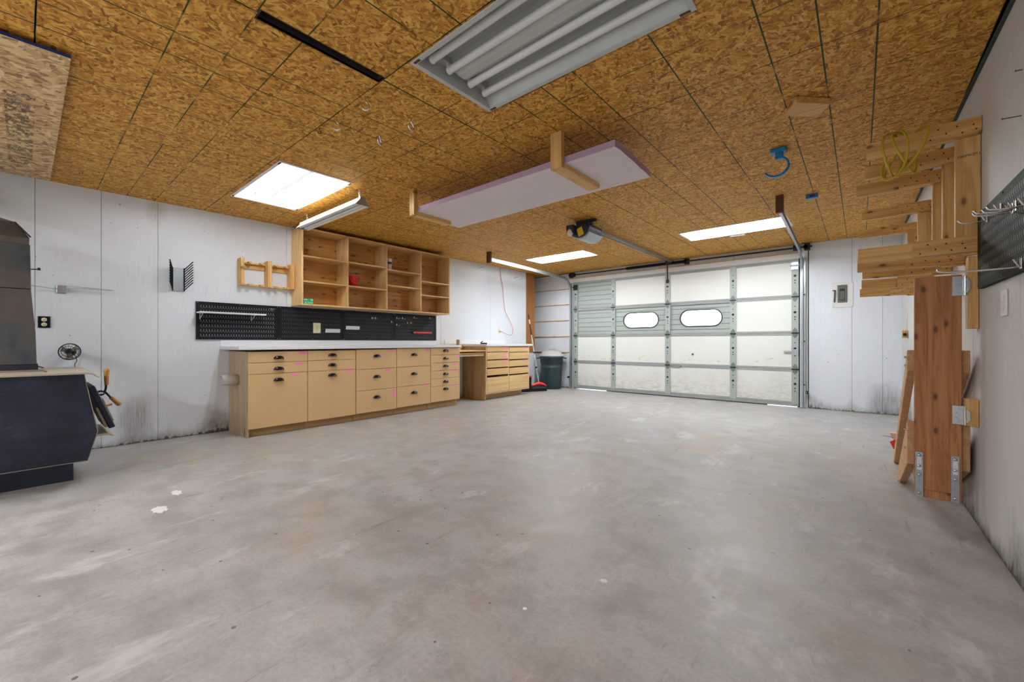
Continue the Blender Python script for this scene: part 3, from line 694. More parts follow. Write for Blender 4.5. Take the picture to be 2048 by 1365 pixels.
# second workbench: saw shelf and drawer cabinet
t = thing('drawer_cabinet', 'plywood ten-drawer cabinet without handles, beside the trash can', 'cabinet', (.3, 5.63, 0))
mb = MB().box(.002, .56, 5.036, 5.054, .0, .915).box(.002, .56, 6.205, 6.223, .10, .915).box(.002, .56, 5.054, 6.205, .105, .122).box(.002, .014, 5.054, 6.205, .122, .915).box(.002, .56, 5.61, 5.63, .122, .915).box(.002, .56, 5.054, 6.205, .897, .915)
part('body', mb, M_PLYD, t)
part('toe_kick', box(.40, .418, 5.06, 6.19, .001, .104), M_PLYC, t)
part('face_frame', MB().box(.56, .578, 5.036, 5.056, .105, .915).box(.56, .578, 6.195, 6.223, .105, .915).box(.56, .578, 5.608, 5.632, .105, .915).box(.56, .578, 5.056, 6.195, .105, .124), M_PLYC, t)
for (a, b, zz, tp) in ((5.06, 5.604, [(.823, .908), (.69, .812), (.55, .672), (.42, .53), (.128, .383)], (1, 2, 1, 0, 0)), (5.636, 6.191, [(.81, .893), (.676, .798), (.546, .656), (.41, .522), (.128, .386)], (1, 0, 1, 1, 0))):
    for k, (z0, z1) in enumerate(zz):
        d = part('drawer_front', box(.562, .582, a, b, z0, z1), M_PLYC, t, .0015)
        if tp[k] == 1: part('tape_label', box(.5822, .583, b-.13, b-.03, z1-.028, z1-.010), M_PINK, d)
        if tp[k] == 2: part('tape_label', MB().box(.5822, .583, b-.125, b-.105, z0+.01, z1-.012).box(.5822, .583, b-.085, b-.065, z0+.02, z1-.008), M_PINK, d)
part('counter', box(.012, .60, 5.03, 6.30, .916, .952), M_LAM, t, .003)
t = thing('saw_shelf', 'lowered plywood saw shelf between the two bench cabinets', 'shelf', (.3, 4.73, .76))
part('platform', box(.012, .57, 4.43, 5.034, .832, .853), M_PLYC, t, .002); part('slide_board', box(.06, .55, 4.44, 5.02, .795, .812), M_PINEY, t, .002)
part('apron', box(.50, .545, 4.44, 5.02, .755, .785), M_SIDE, t, .002); part('back_board', box(.002, .012, 4.43, 5.03, .853, .947), M_PLYC, t)
part('end_board', box(.50, .565, 4.434, 4.455, .853, 1.028), M_SIDE, t, .003)
solo('backsplash', box(.001, .011, 4.62, 6.20, .955, 1.026), M_LAM, 'low white backsplash strip above the plywood drawer cabinet', 'backsplash', (.006, 5.4, .955))
t = thing('spring_clamp', 'small black clamp lying on the second counter', 'clamp', (.50, 5.05, .953))
part('jaw', MB().bar((.47, 5.02, .966), (.53, 5.11, .966), .018, .022).bar((.50, 5.06, .972), (.51, 5.13, .960), .02, .014), M_BLKM, t, .003); part('lever', MB().bar((.48, 5.0, .972), (.50, 5.04, 1.005), .014, .012), M_BLKM, t)

# ================================================================== wall shelf unit and its contents
SHX, ZB, ZT = .30, 1.447, 2.372
t = thing('wall_shelf', 'wide pine plywood wall shelf with four bays above the black pegboards', 'shelf unit', (.15, 3.31, ZB))
VY = [2.148, 2.722, 3.302, 3.893, 4.458]
part('back_panel', box(.001, .010, 2.15, 4.47, ZB+.004, ZT-.004), M_PLYB, t)
part('bottom_board', box(.001, SHX, 2.145, 4.478, ZB-.012, ZB+.006), M_PLYZ, t, .0015); part('top_board', box(.010, SHX, 2.163, 4.458, ZT-.018, ZT), M_PLYS, t)
for y in VY: part('upright', box(.010 if 2.2 < y < 4.4 else .001, SHX, y, y+.019, ZB+.006, ZT), M_PLYZ, t, .0012)
for k, lv in enumerate(((2.03, 1.724), (2.036, 1.724), (2.018, 1.795), (1.918, 1.708))):
    for z in lv: part('shelf', box(.010, SHX-.004, VY[k]+.019, VY[k+1], z-.009, z+.009), M_PLYS, t, .0012)
def text(body, size, mat, parent, loc, rot, name='lettering'):
    cu = bpy.data.curves.new(name, 'FONT'); cu.body = body; cu.size = size; cu.extrude = .0002; cu.materials.append(mat)
    tmp = bpy.data.objects.new('tmp', cu); me = bpy.data.meshes.new_from_object(tmp); me.name = name; bpy.data.objects.remove(tmp)
    me.materials.clear(); me.materials.append(mat)
    o = bpy.data.objects.new(name, me); C.objects.link(o); o.parent = parent; o.location = Vector(loc) - ORG[parent.name]; o.rotation_euler = rot; return o
text('24', .05, M_MARK, t, (.0115, 2.36, 1.463), (math.pi/2, 0, math.pi/2), 'pencil_note')
c0 = Vector((.19, 2.86, 1.734))
b = thing('bucket', 'small red bucket with a wire handle on the wall shelf', 'bucket', c0)
part('pail', MB().lathe(c0, [(.001, .0), (.052, .0), (.066, .135), (.072, .14), (.066, .142), (.058, .136), (.046, .006), (.001, .006)], 24), M_RED, b)
part('wire_handle', MB().tube([c0 + Vector((.071*math.cos(a)*.55 + .045, .073*math.sin(a), .125 - .085*math.cos(a)*1.0)) for a in [-1.5 + 3.0*i/14 for i in range(15)]], .0018, 5), M_CHROME, b)
c0 = Vector((.24, 3.385, 2.0275))
b = thing('cup', 'pale paper cup with dark print on the third shelf bay', 'cup', c0)
part('cup_wall', MB().lathe(c0, [(.001, 0), (.033, 0), (.043, .15), (.046, .152), (.042, .153), (.032, .004), (.001, .004)], 22), M_PAPER, b)
mb = MB(); n = 8
for j, (r, z) in enumerate(((.0395, .07), (.0425, .11))):
    pass
vs = []
for r, z in ((.0392, .075), (.0416, .108)): vs += [c0 + Vector((r*math.cos(-1.0 + 1.5*i/n), r*math.sin(-1.0 + 1.5*i/n), z)) for i in range(n+1)]
mb.add(vs, [(i, i+1, n+2+i, n+1+i) for i in range(n)]); part('printed_band', mb, M_MARK, b)
b = thing('supply_box', 'small green and blue box in the lower left shelf bay', 'box', (.23, 2.245, 1.4535))
part('carton', MB().box(.19, .255, 2.19, 2.305, 1.4535, 1.522), M_GBOX, b, .002)
part('print_panel', MB().box(.2552, .2558, 2.195, 2.235, 1.497, 1.515).box(.2552, .2558, 2.272, 2.30, 1.495, 1.517).box(.2552, .2558, 2.20, 2.225, 1.46, 1.483).box(.2552, .2558, 2.235, 2.25, 1.462, 1.48).box(.2552, .2558, 2.258, 2.275, 1.462, 1.48).box(.2552, .2558, 2.282, 2.297, 1.46, 1.482), M_LBLUE, b)
solo('loose_washer', MB().torus((.06, 4.08, 1.775), (1, 0, .2), .016, .005, 14, 6), M_ZINC, 'small shiny ring hanging inside the rightmost shelf bay', 'ring', (.06, 4.08, 1.775))

# small wooden tool rack left of the shelf
t = thing('tool_rack', 'small pine tool rack with notched top and bottom rails', 'rack', (.06, 1.86, 1.63))
for y0, y1 in ((1.568, 1.603), (1.842, 1.885), (2.098, 2.142)): part('divider', box(.001, .12, y0, y1, 1.632, 1.938), M_PINEZ, t, .002)
for y0, y1 in ((1.603, 1.842), (1.885, 2.098)):
    part('back_rail', box(.001, .018, y0, y1, 1.832, 1.884), M_PINEY, t); part('top_rail', box(.001, .055, y0, y1, 1.886, 1.904), M_PINEY, t, .001); part('bottom_rail', box(.001, .055, y0, y1, 1.634, 1.652), M_PINEY, t, .001)
    w_ = (y1-y0)/2
    for k in range(2):
        yy = y0 + w_*(k+.5)
        part('tooth', box(.055, .118, yy-.016, yy+.016, 1.886, 1.904), M_PINEX, t, .002); part('tooth', box(.055, .118, yy-.016, yy+.016, 1.634, 1.652), M_PINEX, t, .002)

# ================================================================== pegboards on the left wall
PB = [(1.184, 1.994), (1.998, 2.806), (2.811, 3.617), (3.621, 4.427)]
PL = ['black slotted pegboard panel at the left end with a white shelf on it', 'black slotted pegboard panel with a cream outlet cut through it', 'black pegboard panel with two white hooks at its upper right', 'black pegboard panel at the right end with a red level']
def peg_mesh(w, h, flip=False):
    mb = MB()
    for r in range(7):
        z = .048 + r*(h-.096)/6
        for k in range(int((w-.07)/.0254)):
            y = .04 + k*.0254
            mb.box(.0, .0006, y-.0022, y+.0022, z-.014, z+.010)
            mb.box(.0, .0006, y+.0095, y+.0145, z-.020, z-.015)
    return mb
for k, ((y0, y1), lab) in enumerate(zip(PB, PL)):
    h0, h1 = 1.018, 1.424
    t = thing('pegboard', lab, 'pegboard', (.01, (y0+y1)/2, h0), 'black metal pegboards over the bench')
    mb = MB().box(.016, .019, y0, y1, h0, h1)
    for a in ((y0, y0+.003, h0, h1), (y1-.003, y1, h0, h1), (y0, y1, h0, h0+.003), (y0, y1, h1-.003, h1)): mb.box(.001, .016, *a)
    part('panel', mb, M_BLKM, t)
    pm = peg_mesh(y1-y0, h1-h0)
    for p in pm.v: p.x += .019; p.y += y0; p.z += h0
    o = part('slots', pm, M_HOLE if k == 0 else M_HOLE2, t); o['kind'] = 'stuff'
    for a in (y0+.012, (y0+y1)/2, y1-.012):
        for z in (h0+.012, h1-.012): part('screw', MB().cyl((.019, a, z), (.022, a, z), .004, 8), M_ZINC, t)
t = thing('peg_shelf', 'narrow white shelf on wire brackets on the left pegboard', 'shelf', (.10, 1.5, 1.24))
part('board', box(.022, .155, 1.185, 1.815, 1.297, 1.312), M_WHITE, t, .002)
for y in (1.215, 1.70): part('bracket', MB().tube([(.022, y, 1.295), (.022, y, 1.235), (.15, y, 1.295)], .003, 6).tube([(.022, y, 1.294), (.15, y, 1.294)], .003, 6), M_WHITE, t)
def small_hook(name, lab, y, z, kind, group='small hooks on the bench pegboards'):
    t = thing(name, lab, 'hook', (.02, y, z), group)
    part('back_tab', box(.0195, .0215, y-.006, y+.006, z-.012, z+.016), M_WHITE, t)
    if kind == 0: part('prong', MB().tube([(.021, y, z-.004), (.05, y, z-.010), (.062, y, z-.004), (.066, y, z+.012)], .003, 6), M_ZINC, t)
    elif kind == 1: part('prong', MB().tube([(.021, y, z-.006), (.045, y+.012, z-.012), (.055, y+.03, z-.010), (.058, y+.036, z+.002)], .003, 6), M_ZINC, t)
    else: part('prong', MB().tube([(.021, y, z+.008), (.055, y, z+.004), (.06, y, z-.012), (.05, y, z-.02)], .003, 6), M_ZINC, t)
HK = [(3.248, 1.335, 0, 'left one of two white hooks on the third pegboard'), (3.30, 1.335, 0, 'right one of two white hooks on the third pegboard'), (3.568, 1.292, 2, 'bent hook low near the seam of the third and fourth pegboards'),
      (3.664, 1.356, 1, 'upper left hook on the right-end pegboard'), (3.765, 1.354, 1, 'second hook from the left in the upper row of the right-end pegboard'), (3.662, 1.25, 1, 'lowest hook on the right-end pegboard'),
      (3.856, 1.285, 0, 'hook in the middle row of the right-end pegboard, left of its twin'), (3.92, 1.288, 0, 'hook in the middle row of the right-end pegboard, right of its twin'), (3.98, 1.376, 1, 'third hook along the upper row of the right-end pegboard'), (4.292, 1.375, 0, 'single hook at the far right edge of the bench pegboards')]
for y, z, k, lb in HK: small_hook('peg_hook', lb, y, z, k)
t = thing('peg_hook', 'thin double wire hook above the white peg shelf', 'hook', (.02, 1.91, 1.385), 'small hooks on the bench pegboards')
part('prong', MB().tube([(.02, 1.872, 1.386), (.045, 1.90, 1.386), (.05, 1.955, 1.384)], .0025, 5).tube([(.021, 1.885, 1.386), (.021, 1.885, 1.366)], .0025, 5).tube([(.021, 1.92, 1.384), (.021, 1.92, 1.362)], .0025, 5), M_ZINC, t)
t = thing('red_level', 'red bar level resting on the right-end pegboard', 'level', (.03, 4.13, 1.125))
part('beam', box(.022, .040, 3.955, 4.312, 1.126, 1.152), M_RED, t, .002); part('end_cap', box(.0215, .0405, 3.945, 3.955, 1.125, 1.153), M_BLKM, t); part('end_cap', box(.0215, .0405, 4.312, 4.318, 1.125, 1.153), M_GALV, t)
def outlet(lab, y, z, plate, face, w=.034, h=.057, x=.001):
    t = thing('wall_outlet', lab, 'outlet', (x, y, z), 'electrical outlets on the left wall')
    part('cover_plate', box(x, x+.006, y-w, y+w, z-h, z+h), plate, t, .002)
    for dz in (-.021, .021):
        f = part('receptacle', MB().lathe((x+.006, y, z+dz), [(.017, 0), (.0165, .002), (.001, .0021)], 16, 'x'), face, t)
        part('slot', MB().box(x+.0081, x+.0086, y-.007, y-.005, z+dz-.003, z+dz+.006).box(x+.0081, x+.0086, y+.005, y+.007, z+dz-.003, z+dz+.006).cyl((x+.0081, y, z+dz-.009), (x+.0086, y, z+dz-.009), .0025, 8), M_DARK, f)
    part('screw', MB().cyl((x+.006, y, z), (x+.0072, y, z), .003, 8), M_ZINC, t)
    return t
outlet('black outlet with ivory sockets on the white wall above the stove', .118, 1.163, M_BLKM, M_CREAM, .036, .05)
outlet('cream outlet on the black pegboard', 2.455, 1.172, M_CREAM, M_CREAM, .048, .066, .0195)
outlet('white outlet with an orange cord plugged in, above the second counter', 6.005, 1.215, M_WHITE, M_WHITE)
for y0, y1, z0, z1, lb in ((2.565, 2.775, 1.115, 1.165, 'strip of white tape with scribbles right of the cream outlet'), (2.848, 3.06, 1.163, 1.211, 'higher strip of white tape on the third pegboard')):
    pts = [(y0+.006, z1), (y1-.012, z1), (y1-.006, z1-.008), (y1, z1-.012), (y1-.01, z1-.022), (y1-.004, z0+.012), (y1-.012, z0), (y0, z0)]
    solo('tape_note', MB().prism(pts, 'x', .0200, .0206), M_TAPE, lb, 'tape', (.02, (y0+y1)/2, z0), 'white tape notes on the pegboards')

# orange cord from the ceiling to the outlet
pts = [(.012, 6.016, zc(6)-.002), (.015, 6.05, 2.24), (.02, 6.094, 2.066), (.02, 6.12, 1.85), (.02, 6.173, 1.60), (.03, 6.27, 1.45), (.03, 6.376, 1.293), (.035, 6.385, 1.20), (.04, 6.335, 1.133), (.045, 6.24, 1.135), (.05, 6.153, 1.150), (.045, 6.06, 1.185), (.03, 6.02, 1.193)]
def smooth(pts, k=5):
    P = [Vector(p) for p in pts]; out = []
    for i in range(len(P)-1):
        a, b, c, d = P[max(i-1, 0)], P[i], P[i+1], P[min(i+2, len(P)-1)]
        for j in range(k):
            t = j/k; out.append(.5*((2*b) + (c-a)*t + (2*a-5*b+4*c-d)*t*t + (3*b-a-3*c+d)*t**3))
    return out + [P[-1]]
t = thing('extension_cord', 'thin orange-red cord hanging from the ceiling to the outlet', 'cord', (.02, 6.1, 1.13))
part('cable', MB().tube(smooth(pts), .0042, 6), M_ORANGE, t); part('plug', MB().box(.009, .034, 6.0, 6.03, 1.18, 1.208), M_YTAG, t, .004)
for y0, z0, y1, z1, lb in ((5.432, 2.362, 5.50, 2.355, 'left one of two long nails high on the wall near the corner post'), (6.438, 2.30, 6.52, 2.298, 'right one of two long nails high on the wall near the corner post')):
    solo('long_nail', MB().cyl((.0, y0+.03, z0), (.10, y0+.03, z0+.01), .003, 6).cyl((.10, y0+.03, z0+.01), (.102, y0+.03, z0+.01), .006, 8), M_DARK, lb, 'nail', (.05, y0, z0), 'long nails on the walls')

# trash can
c0 = Vector((.37, 7.27, 0))
t = thing('trash_can', 'round dark green plastic trash can with a pale domed lid', 'trash can', c0)
pr = [(.001, .0), (.195, .0), (.202, .015), (.213, .20), (.228, .44), (.236, .475), (.228, .48), (.230, .535), (.238, .54), (.243, .645), (.258, .655), (.262, .685), (.25, .69), (.235, .65), (.19, .03), (.001, .03)]
part('bin', MB().lathe(c0, pr, 40), M_GREEN, t)
part('lid', MB().lathe(c0, [(.262, .690), (.268, .693), (.266, .715), (.23, .725), (.222, .755), (.19, .788), (.12, .812), (.05, .82), (.001, .82)], 40), M_LID, t)
for s in (-1, 1):
    a = Vector((math.cos(math.radians(40.15)), math.sin(math.radians(40.15)), 0))*s
    part('handle', MB().tube([c0 + a*.245 + Vector((-a.y, a.x, 0))*-.07 + Vector((0,0,.655)), c0 + a*.305 + Vector((-a.y, a.x, 0))*-.05 + Vector((0,0,.645)), c0 + a*.305 + Vector((-a.y, a.x, 0))*.05 + Vector((0,0,.645)), c0 + a*.245 + Vector((-a.y, a.x, 0))*.07 + Vector((0,0,.655))], .014, 8), M_GREEN, t)
part('lid_handle', MB().tube([c0 + Vector((-.06, -.05, .815)), c0 + Vector((-.05, -.04, .835)), c0 + Vector((.05, .04, .835)), c0 + Vector((.06, .05, .815))], .01, 8), M_LID, t)

# broom and dustpan
t = thing('broom', 'red and black broom with a silver pole leaning by the drawer cabinet', 'broom', (.45, 6.70, 0))
d = Vector((.45, .75, 0)).normalized(); pd = Vector((-d.y, d.x, 0)); b0 = Vector((.455, 6.70, 0))
mb = MB(); vs = []
for z, hw, ht in ((.002, .155, .045), (.06, .165, .05), (.10, .13, .03)):
    vs += [b0 + d*hw*sx + pd*ht*sy + Vector((0,0,z)) for sx, sy in ((-1,-1),(1,-1),(1,1),(-1,1))]
mb.add(vs, [(3,2,1,0),(8,9,10,11)] + [(k*4+i, k*4+(i+1) % 4, (k+1)*4+(i+1) % 4, (k+1)*4+i) for k in range(2) for i in range(4)])
part('bristles', mb, M_BLKM, t)
mb = MB(); mb.tube([b0 + d*x + Vector((0,0,.105 + .05*(1-(x/.15)**2))) - pd*.0 for x in [-.155 + .31*i/8 for i in range(9)]], [.018, .024, .028, .03, .032, .03, .028, .024, .018], 10); part('head', mb, M_RED, t)
h0 = b0 + Vector((0, 0, .15)); h1 = Vector((.09, 6.83, 1.56))
part('pole', MB().cyl(h0, h0.lerp(h1, .70), .0115, 10), M_ZINC, t)
part('grip', MB().cyl(h0.lerp(h1, .70), h0.lerp(h1, .78), .014, 10).cyl(h0.lerp(h1, .78), h0.lerp(h1, .86), .012, 10), M_BLKM, t); part('upper_pole', MB().cyl(h0.lerp(h1, .86), h0.lerp(h1, .93), .0115, 10), M_WHITE, t); part('end_grip', MB().cyl(h0.lerp(h1, .93), h1, .014, 10), M_BLKM, t)
for k in (.22, .43): part('clip', MB().cyl(h0.lerp(h1, k), h0.lerp(h1, k+.02), .02, 10), M_BLKM, t)
t = thing('dustpan', 'upright black dustpan with red trim behind the broom', 'dustpan', (.36, 6.47, 0))
b0 = Vector((.34, 6.42, 0))
part('pan', MB().obox(b0 + Vector((0,0,.15)), d*.11, pd*.045, (0,0,.145)), M_BLKM, t, .012)
part('red_rim', MB().obox(b0 + Vector((0,0,.305)), d*.112, pd*.048, (0,0,.014)).lathe(b0 + Vector((0,0,.315)), [(.035, 0), (.02, .05), (.014, .07)], 10), M_RED, t)
part('shaft', MB().cyl(b0 + Vector((0,0,.38)), Vector((.235, 6.44, .70)), .010, 8), M_GALV, t); part('top_grip', MB().cyl(Vector((.235, 6.44, .70)), Vector((.215, 6.445, .76)), .016, 8), M_BLKM, t)
part('red_clip', box(.20, .26, 6.42, 6.47, .86, .895), M_RED, t); part('top_shaft', MB().cyl((.215, 6.445, .76), (.225, 6.445, .87), .009, 8), M_GALV, t)

# ================================================================== wood stove and flue duct
t = thing('wood_stove', 'dark blue-black steel wood stove with a pale top plate and wooden door handles', 'stove', (.95, -.15, 0))
part('pedestal', MB().box(.66, 1.095, -.55, .233, .001, .165), M_STOVE, t, .003)
ring = lambda z, x0, x1, y0, y1: [(x0, y0, z), (x1, y0, z), (x1, y1, z), (x0, y1, z)]
mb = MB(); vs = ring(.158, .62, 1.262, -.62, .292) + ring(.37, .50, 1.345, -.68, .336) + ring(.772, .53, 1.335, -.62, .269)
mb.add(vs, [(3,2,1,0), (8,9,10,11)] + [(k*4+i, k*4+(i+1) % 4, (k+1)*4+(i+1) % 4, (k+1)*4+i) for k in range(2) for i in range(4)])
part('body', mb, M_STOVE, t, .004)
e1, e2, e3 = Vector((1.262, .292, .158)), Vector((1.345, .336, .37)), Vector((1.335, .269, .772))
part('edge_trim', MB().tube([(1.262, -.62, .157), e1, e2, e3], .003, 6).tube([e1, (.62, .292, .157)], .003, 6), M_BRASS, t)
mb = MB().box(.47, 1.40, -.70, .285, .772, .787); mb.prism([(.285, .772), (.285, .787), (.315, .778), (.345, .748), (.338, .743), (.310, .766)], 'x', .47, 1.40)
part('top_plate', mb, M_STOVET, t, .003)
for x in (1.22, .56): part('top_rail', MB().tube([(x, -.55, .80), (x, .085, .80), (x, .105, .788)], .0055, 8), M_BRASS, t)
n_ = Vector((0, .40, .13)).normalized(); u_ = Vector((0, .105, -.30)).normalized()
dc = Vector((.94, .348, .505))
dr_ = part('stove_door', MB().obox(dc + n_*.025, (.24, 0, 0), u_*.165, n_*.018), M_STOVE, t, .005)
part('door_gasket', MB().obox(dc + n_*.004, (.225, 0, 0), u_*.15, n_*.012), M_STOVET, t)
part('draft_plate', MB().obox(dc + n_*.05 + u_*.045, (.14, 0, 0), u_*.09, n_*.006), M_STOVET, dr_)
part('draft_knob', MB().cyl(dc + n_*.055 + u_*.03, dc + n_*.095 + u_*.03, .008, 8), M_HANDW, dr_)
part('door_frame', MB().obox((.94, .305, .62), (.26, 0, 0), u_*.11, n_*.012), M_DARK, t)
part('handle_rod', MB().tube([(1.08, .335, .615), (1.08, .375, .625), (1.08, .40, .612), (1.08, .385, .598), (1.08, .345, .595)], .007, 8).tube([(1.08, .392, .61), (1.08, .40, .64), (1.08, .402, .67)], .007, 8).tube([(1.08, .40, .612), (1.08, .422, .578), (1.08, .43, .565)], .007, 8), M_DARK, t)
part('handle_grip', MB().lathe((1.08, .404, .668), [(.012, 0), (.013, .03), (.0145, .075), (.017, .105), (.014, .118), (.004, .122)], 14), M_HANDW, t)
a, b = Vector((1.08, .426, .572)), Vector((1.08, .478, .508))
part('handle_grip', MB().tube([a, a.lerp(b, .3), a.lerp(b, .75), a.lerp(b, .95), b], [.012, .013, .016, .015, .006], 12), M_HANDW, t)
part('ash_lip', MB().prism([(.315, .322), (.40, .322), (.435, .305), (.43, .302), (.398, .314), (.315, .314)], 'x', .66, 1.22), M_STOVET, t)
part('rivet', MB().cyl((1.34, .10, .742), (1.352, .10, .742), .009, 8), M_DARK, t)

t = thing('flue_duct', 'rusty grey sheet metal duct rising from the wood stove', 'duct', (.75, -.25, .788))
def loft(rings, cap=True):
    mb = MB(); k = len(rings[0]); vs = [p for r in rings for p in r]
    mb.add(vs, ([tuple(range(k))[::-1], tuple(range((len(rings)-1)*k, len(rings)*k))] if cap else []) + [(j*k+i, j*k+(i+1) % k, (j+1)*k+(i+1) % k, (j+1)*k+i) for j in range(len(rings)-1) for i in range(k)])
    return mb
R_ = lambda z, x0, x1, y0, y1: [(x0, y0, z), (x1, y0, z), (x1, y1, z), (x0, y1, z)]
part('casing', loft([R_(.83, .62, .90, -.56, .064), R_(1.06, .62, .90, -.56, .058), R_(1.365, .62, .898, -.56, .037)]), M_DUCT, t, .003)
part('upper_casing', loft([R_(1.367, .62, .90, -.56, .038), R_(1.68, .62, .90, -.56, .033)]), M_DUCT, t, .003)
part('collar', loft([R_(.7885, .615, .905, -.565, .07), R_(.83, .615, .905, -.565, .07)]), M_STOVE, t)
part('band', loft([R_(1.68, .63, .895, -.55, .028), R_(1.728, .63, .895, -.55, .028)]), M_DUCT, t)
part('hood', loft([R_(1.728, .60, .90, -.56, .030), R_(1.845, .45, .80, -.50, -.035), R_(1.905, .30, .62, -.42, -.14)]), M_DUCT, t)
part('pipe', MB().tube([(.46, -.28, 1.89), (.44, -.28, 2.0), (.34, -.28, 2.1), (.02, -.28, 2.14)], .075, 16), M_DUCT, t)
part('seam', MB().tube([(.905, .034, 1.735), (.80, -.037, 1.845)], .005, 5).tube([(.905, -.2, 1.735), (.80, -.14, 1.85)], .005, 5), M_DARK, t)
part('hook', MB().tube([(.70, .036, 1.53), (.70, .075, 1.535)], .004, 6).box(.69, .71, .07, .085, 1.528, 1.545), M_DARK, t)

# small clip fan on the wall
c0 = Vector((.095, .264, .905)); ax = Vector((.93, -.33, .12)).normalized()
t = thing('wall_fan', 'small dark wire-cage fan on the white wall above the stove', 'fan', (.02, .264, .84))
tt = Vector((0,0,1)); u = ax.cross(tt).normalized(); v = u.cross(ax)
mb = MB()
for R, o in ((.070, 0), (.066, .02), (.045, .03), (.022, .034)): mb.torus(c0 + ax*o, ax, R, .0022 if o else .0045, 28, 5)
for k in range(16):
    a = 2*math.pi*k/16; p = u*math.cos(a) + v*math.sin(a); mb.tube([c0 + p*.07, c0 + p*.066 + ax*.02, c0 + p*.04 + ax*.032, c0 + p*.016 + ax*.035], .0011, 4)
part('cage', mb, M_DARK, t)
part('hub', MB().cyl(c0 - ax*.005, c0 + ax*.036, .015, 14), M_BLKM, t)
for k in range(3):
    a = 2*math.pi*k/3 + .4; p = u*math.cos(a) + v*math.sin(a); q = -u*math.sin(a) + v*math.cos(a)
    part('blade', MB().hexa([c0 + p*.012 - q*.012, c0 + p*.012 + q*.012 + ax*.008, c0 + p*.060 + q*.028 + ax*.010, c0 + p*.058 - q*.020 - ax*.004, c0 + p*.012 - q*.012 + ax*.002, c0 + p*.012 + q*.012 + ax*.010, c0 + p*.060 + q*.028 + ax*.012, c0 + p*.058 - q*.020 - ax*.002]), plain('fan_blade', lin(120, 112, 92), .4), t)
part('motor', MB().cyl(c0 - ax*.05, c0 - ax*.005, .03, 14), M_BLKM, t); part('wall_mount', MB().box(.001, .05, .255, .29, .885, .92), M_DARK, t)
part('power_cord', MB().tube(smooth([(.03, .285, .885), (.012, .305, .86), (.010, .312, .82), (.010, .300, .79), (.010, .304, .75)]), .0028, 5), M_DARK, t)

# swing-arm drying rack
t = thing('swing_arm_rack', 'zinc swing-arm rack with thin steel rods on the left wall', 'rack', (.005, .22, 1.455))
part('plate', MB().box(.001, .012, .188, .252, 1.42, 1.492), M_ZINC, t, .008); part('boss', MB().cyl((.012, .226, 1.462), (.03, .226, 1.462), .017, 14).cyl((.012, .205, 1.435), (.018, .205, 1.435), .005, 8).cyl((.012, .205, 1.478), (.018, .205, 1.478), .005, 8), M_ZINC, t)
part('rod', MB().tube([(.025, .24, 1.488), (.05, .535, 1.476)], .0032, 6), M_GALV, t); part('rod', MB().tube([(.032, .24, 1.472), (.06, .55, 1.470)], .0032, 6), M_GALV, t); part('rod', MB().tube([(.02, .20, 1.454), (.06, .02, 1.470)], .0032, 6), M_GALV, t)
# finned tool holder
t = thing('tool_holder', 'galvanized wall bracket with two rows of black fingers', 'tool holder', (.01, 1.036, 1.52))
part('plate', MB().box(.012, .016, .985, 1.085, 1.52, 1.755).box(.001, .012, 1.0, 1.07, 1.54, 1.735), M_GALV, t)
for s, y in ((-1, .988), (1, 1.083)):
    part('comb_spine', box(.014, .026, y-.004, y+.004, 1.518, 1.758), M_BLKM, t)
    for k in range(9):
        z = 1.53 + k*.0265; part('finger', MB().tube([(.02, y, z), (.15, y + s*.046, z+.072)], .0048, 6), M_BLKM, t)

# ================================================================== lumber rack on the right wall
RY = [3.23, 3.636, 4.043, 4.855, 5.668]; AL = [5.43, 5.425, 5.378, 5.412, 5.395]; BL = [5.39, 5.386, 5.413, 5.411, 5.398]
names = ['nearest', 'second', 'third', 'fourth', 'farthest']
for k, y in enumerate(RY):
    X = xr(y) - .002
    t = thing('lumber_bracket', '%s pine lumber rack bracket with two arms on the right wall' % names[k], 'rack bracket', (X-.05, y, 1.45), 'lumber rack brackets on the right wall')
    up = part('upright', box(X-.092, X, y, y+.038, 1.452, 2.078), M_PINEZ, t, .002)
    for (xl, z0, z1) in ((AL[k], 2.08, 2.166), (BL[k], 1.462, 1.546)):
        part('arm', box(xl, X if z0 > 2 else X-.093, y, y+.038, z0, z1), M_PINEX, t, .002)
        mb = MB().box(xl+.235, X, y-.019, y-.0005, z0+.003, z1+.004); mb.mi = 1
        for (dx, dz) in ((.03, .2), (.06, .75), (.09, .4), (.13, .7), (.15, .25), (.19, .6), (.2, .3)):
            if xl+.235+dx < X-.01: mb.cyl((xl+.235+dx, y-.0197, z0+(z1-z0)*dz), (xl+.235+dx, y-.0185, z0+(z1-z0)*dz), .0042, 8)
        part('gusset', mb, [M_PINEX, M_DARK], t)
    if k == 0: text('PREMIUM J', .0175, M_MARK, up, (5.800, y-.0006, 1.972), (math.pi/2, math.radians(-4), 0), 'grade_stamp')
solo('wall_post', MB().box(5.845, 5.883, 3.275, 3.36, 1.063, 1.448), M_PINEZ, 'short pine post under the nearest lumber bracket, beside the green pegboard', 'post', (5.864, 3.32, 1.063), None, .003)

t = thing('yellow_cord', 'coil of yellow cord looped over the upper lumber rack arms', 'cord', (5.57, 3.44, 2.02))
for k, (x, ry, rz, dx, c) in enumerate(((5.545, .115, .120, .045, 2.068), (5.555, .12, .128, -.048, 2.064), (5.60, .115, .119, .055, 2.072), (5.605, .12, .124, -.085, 2.068))):
    pts = [(x + dx*math.cos(a + .25*k) + .008*math.sin(2*a), 3.24 + ry*math.cos(a), c + rz*math.sin(a)) for a in [2*math.pi*i/40 for i in range(41)]]
    part('loop', MB().tube(pts, .0062, 7), M_YEL, t)

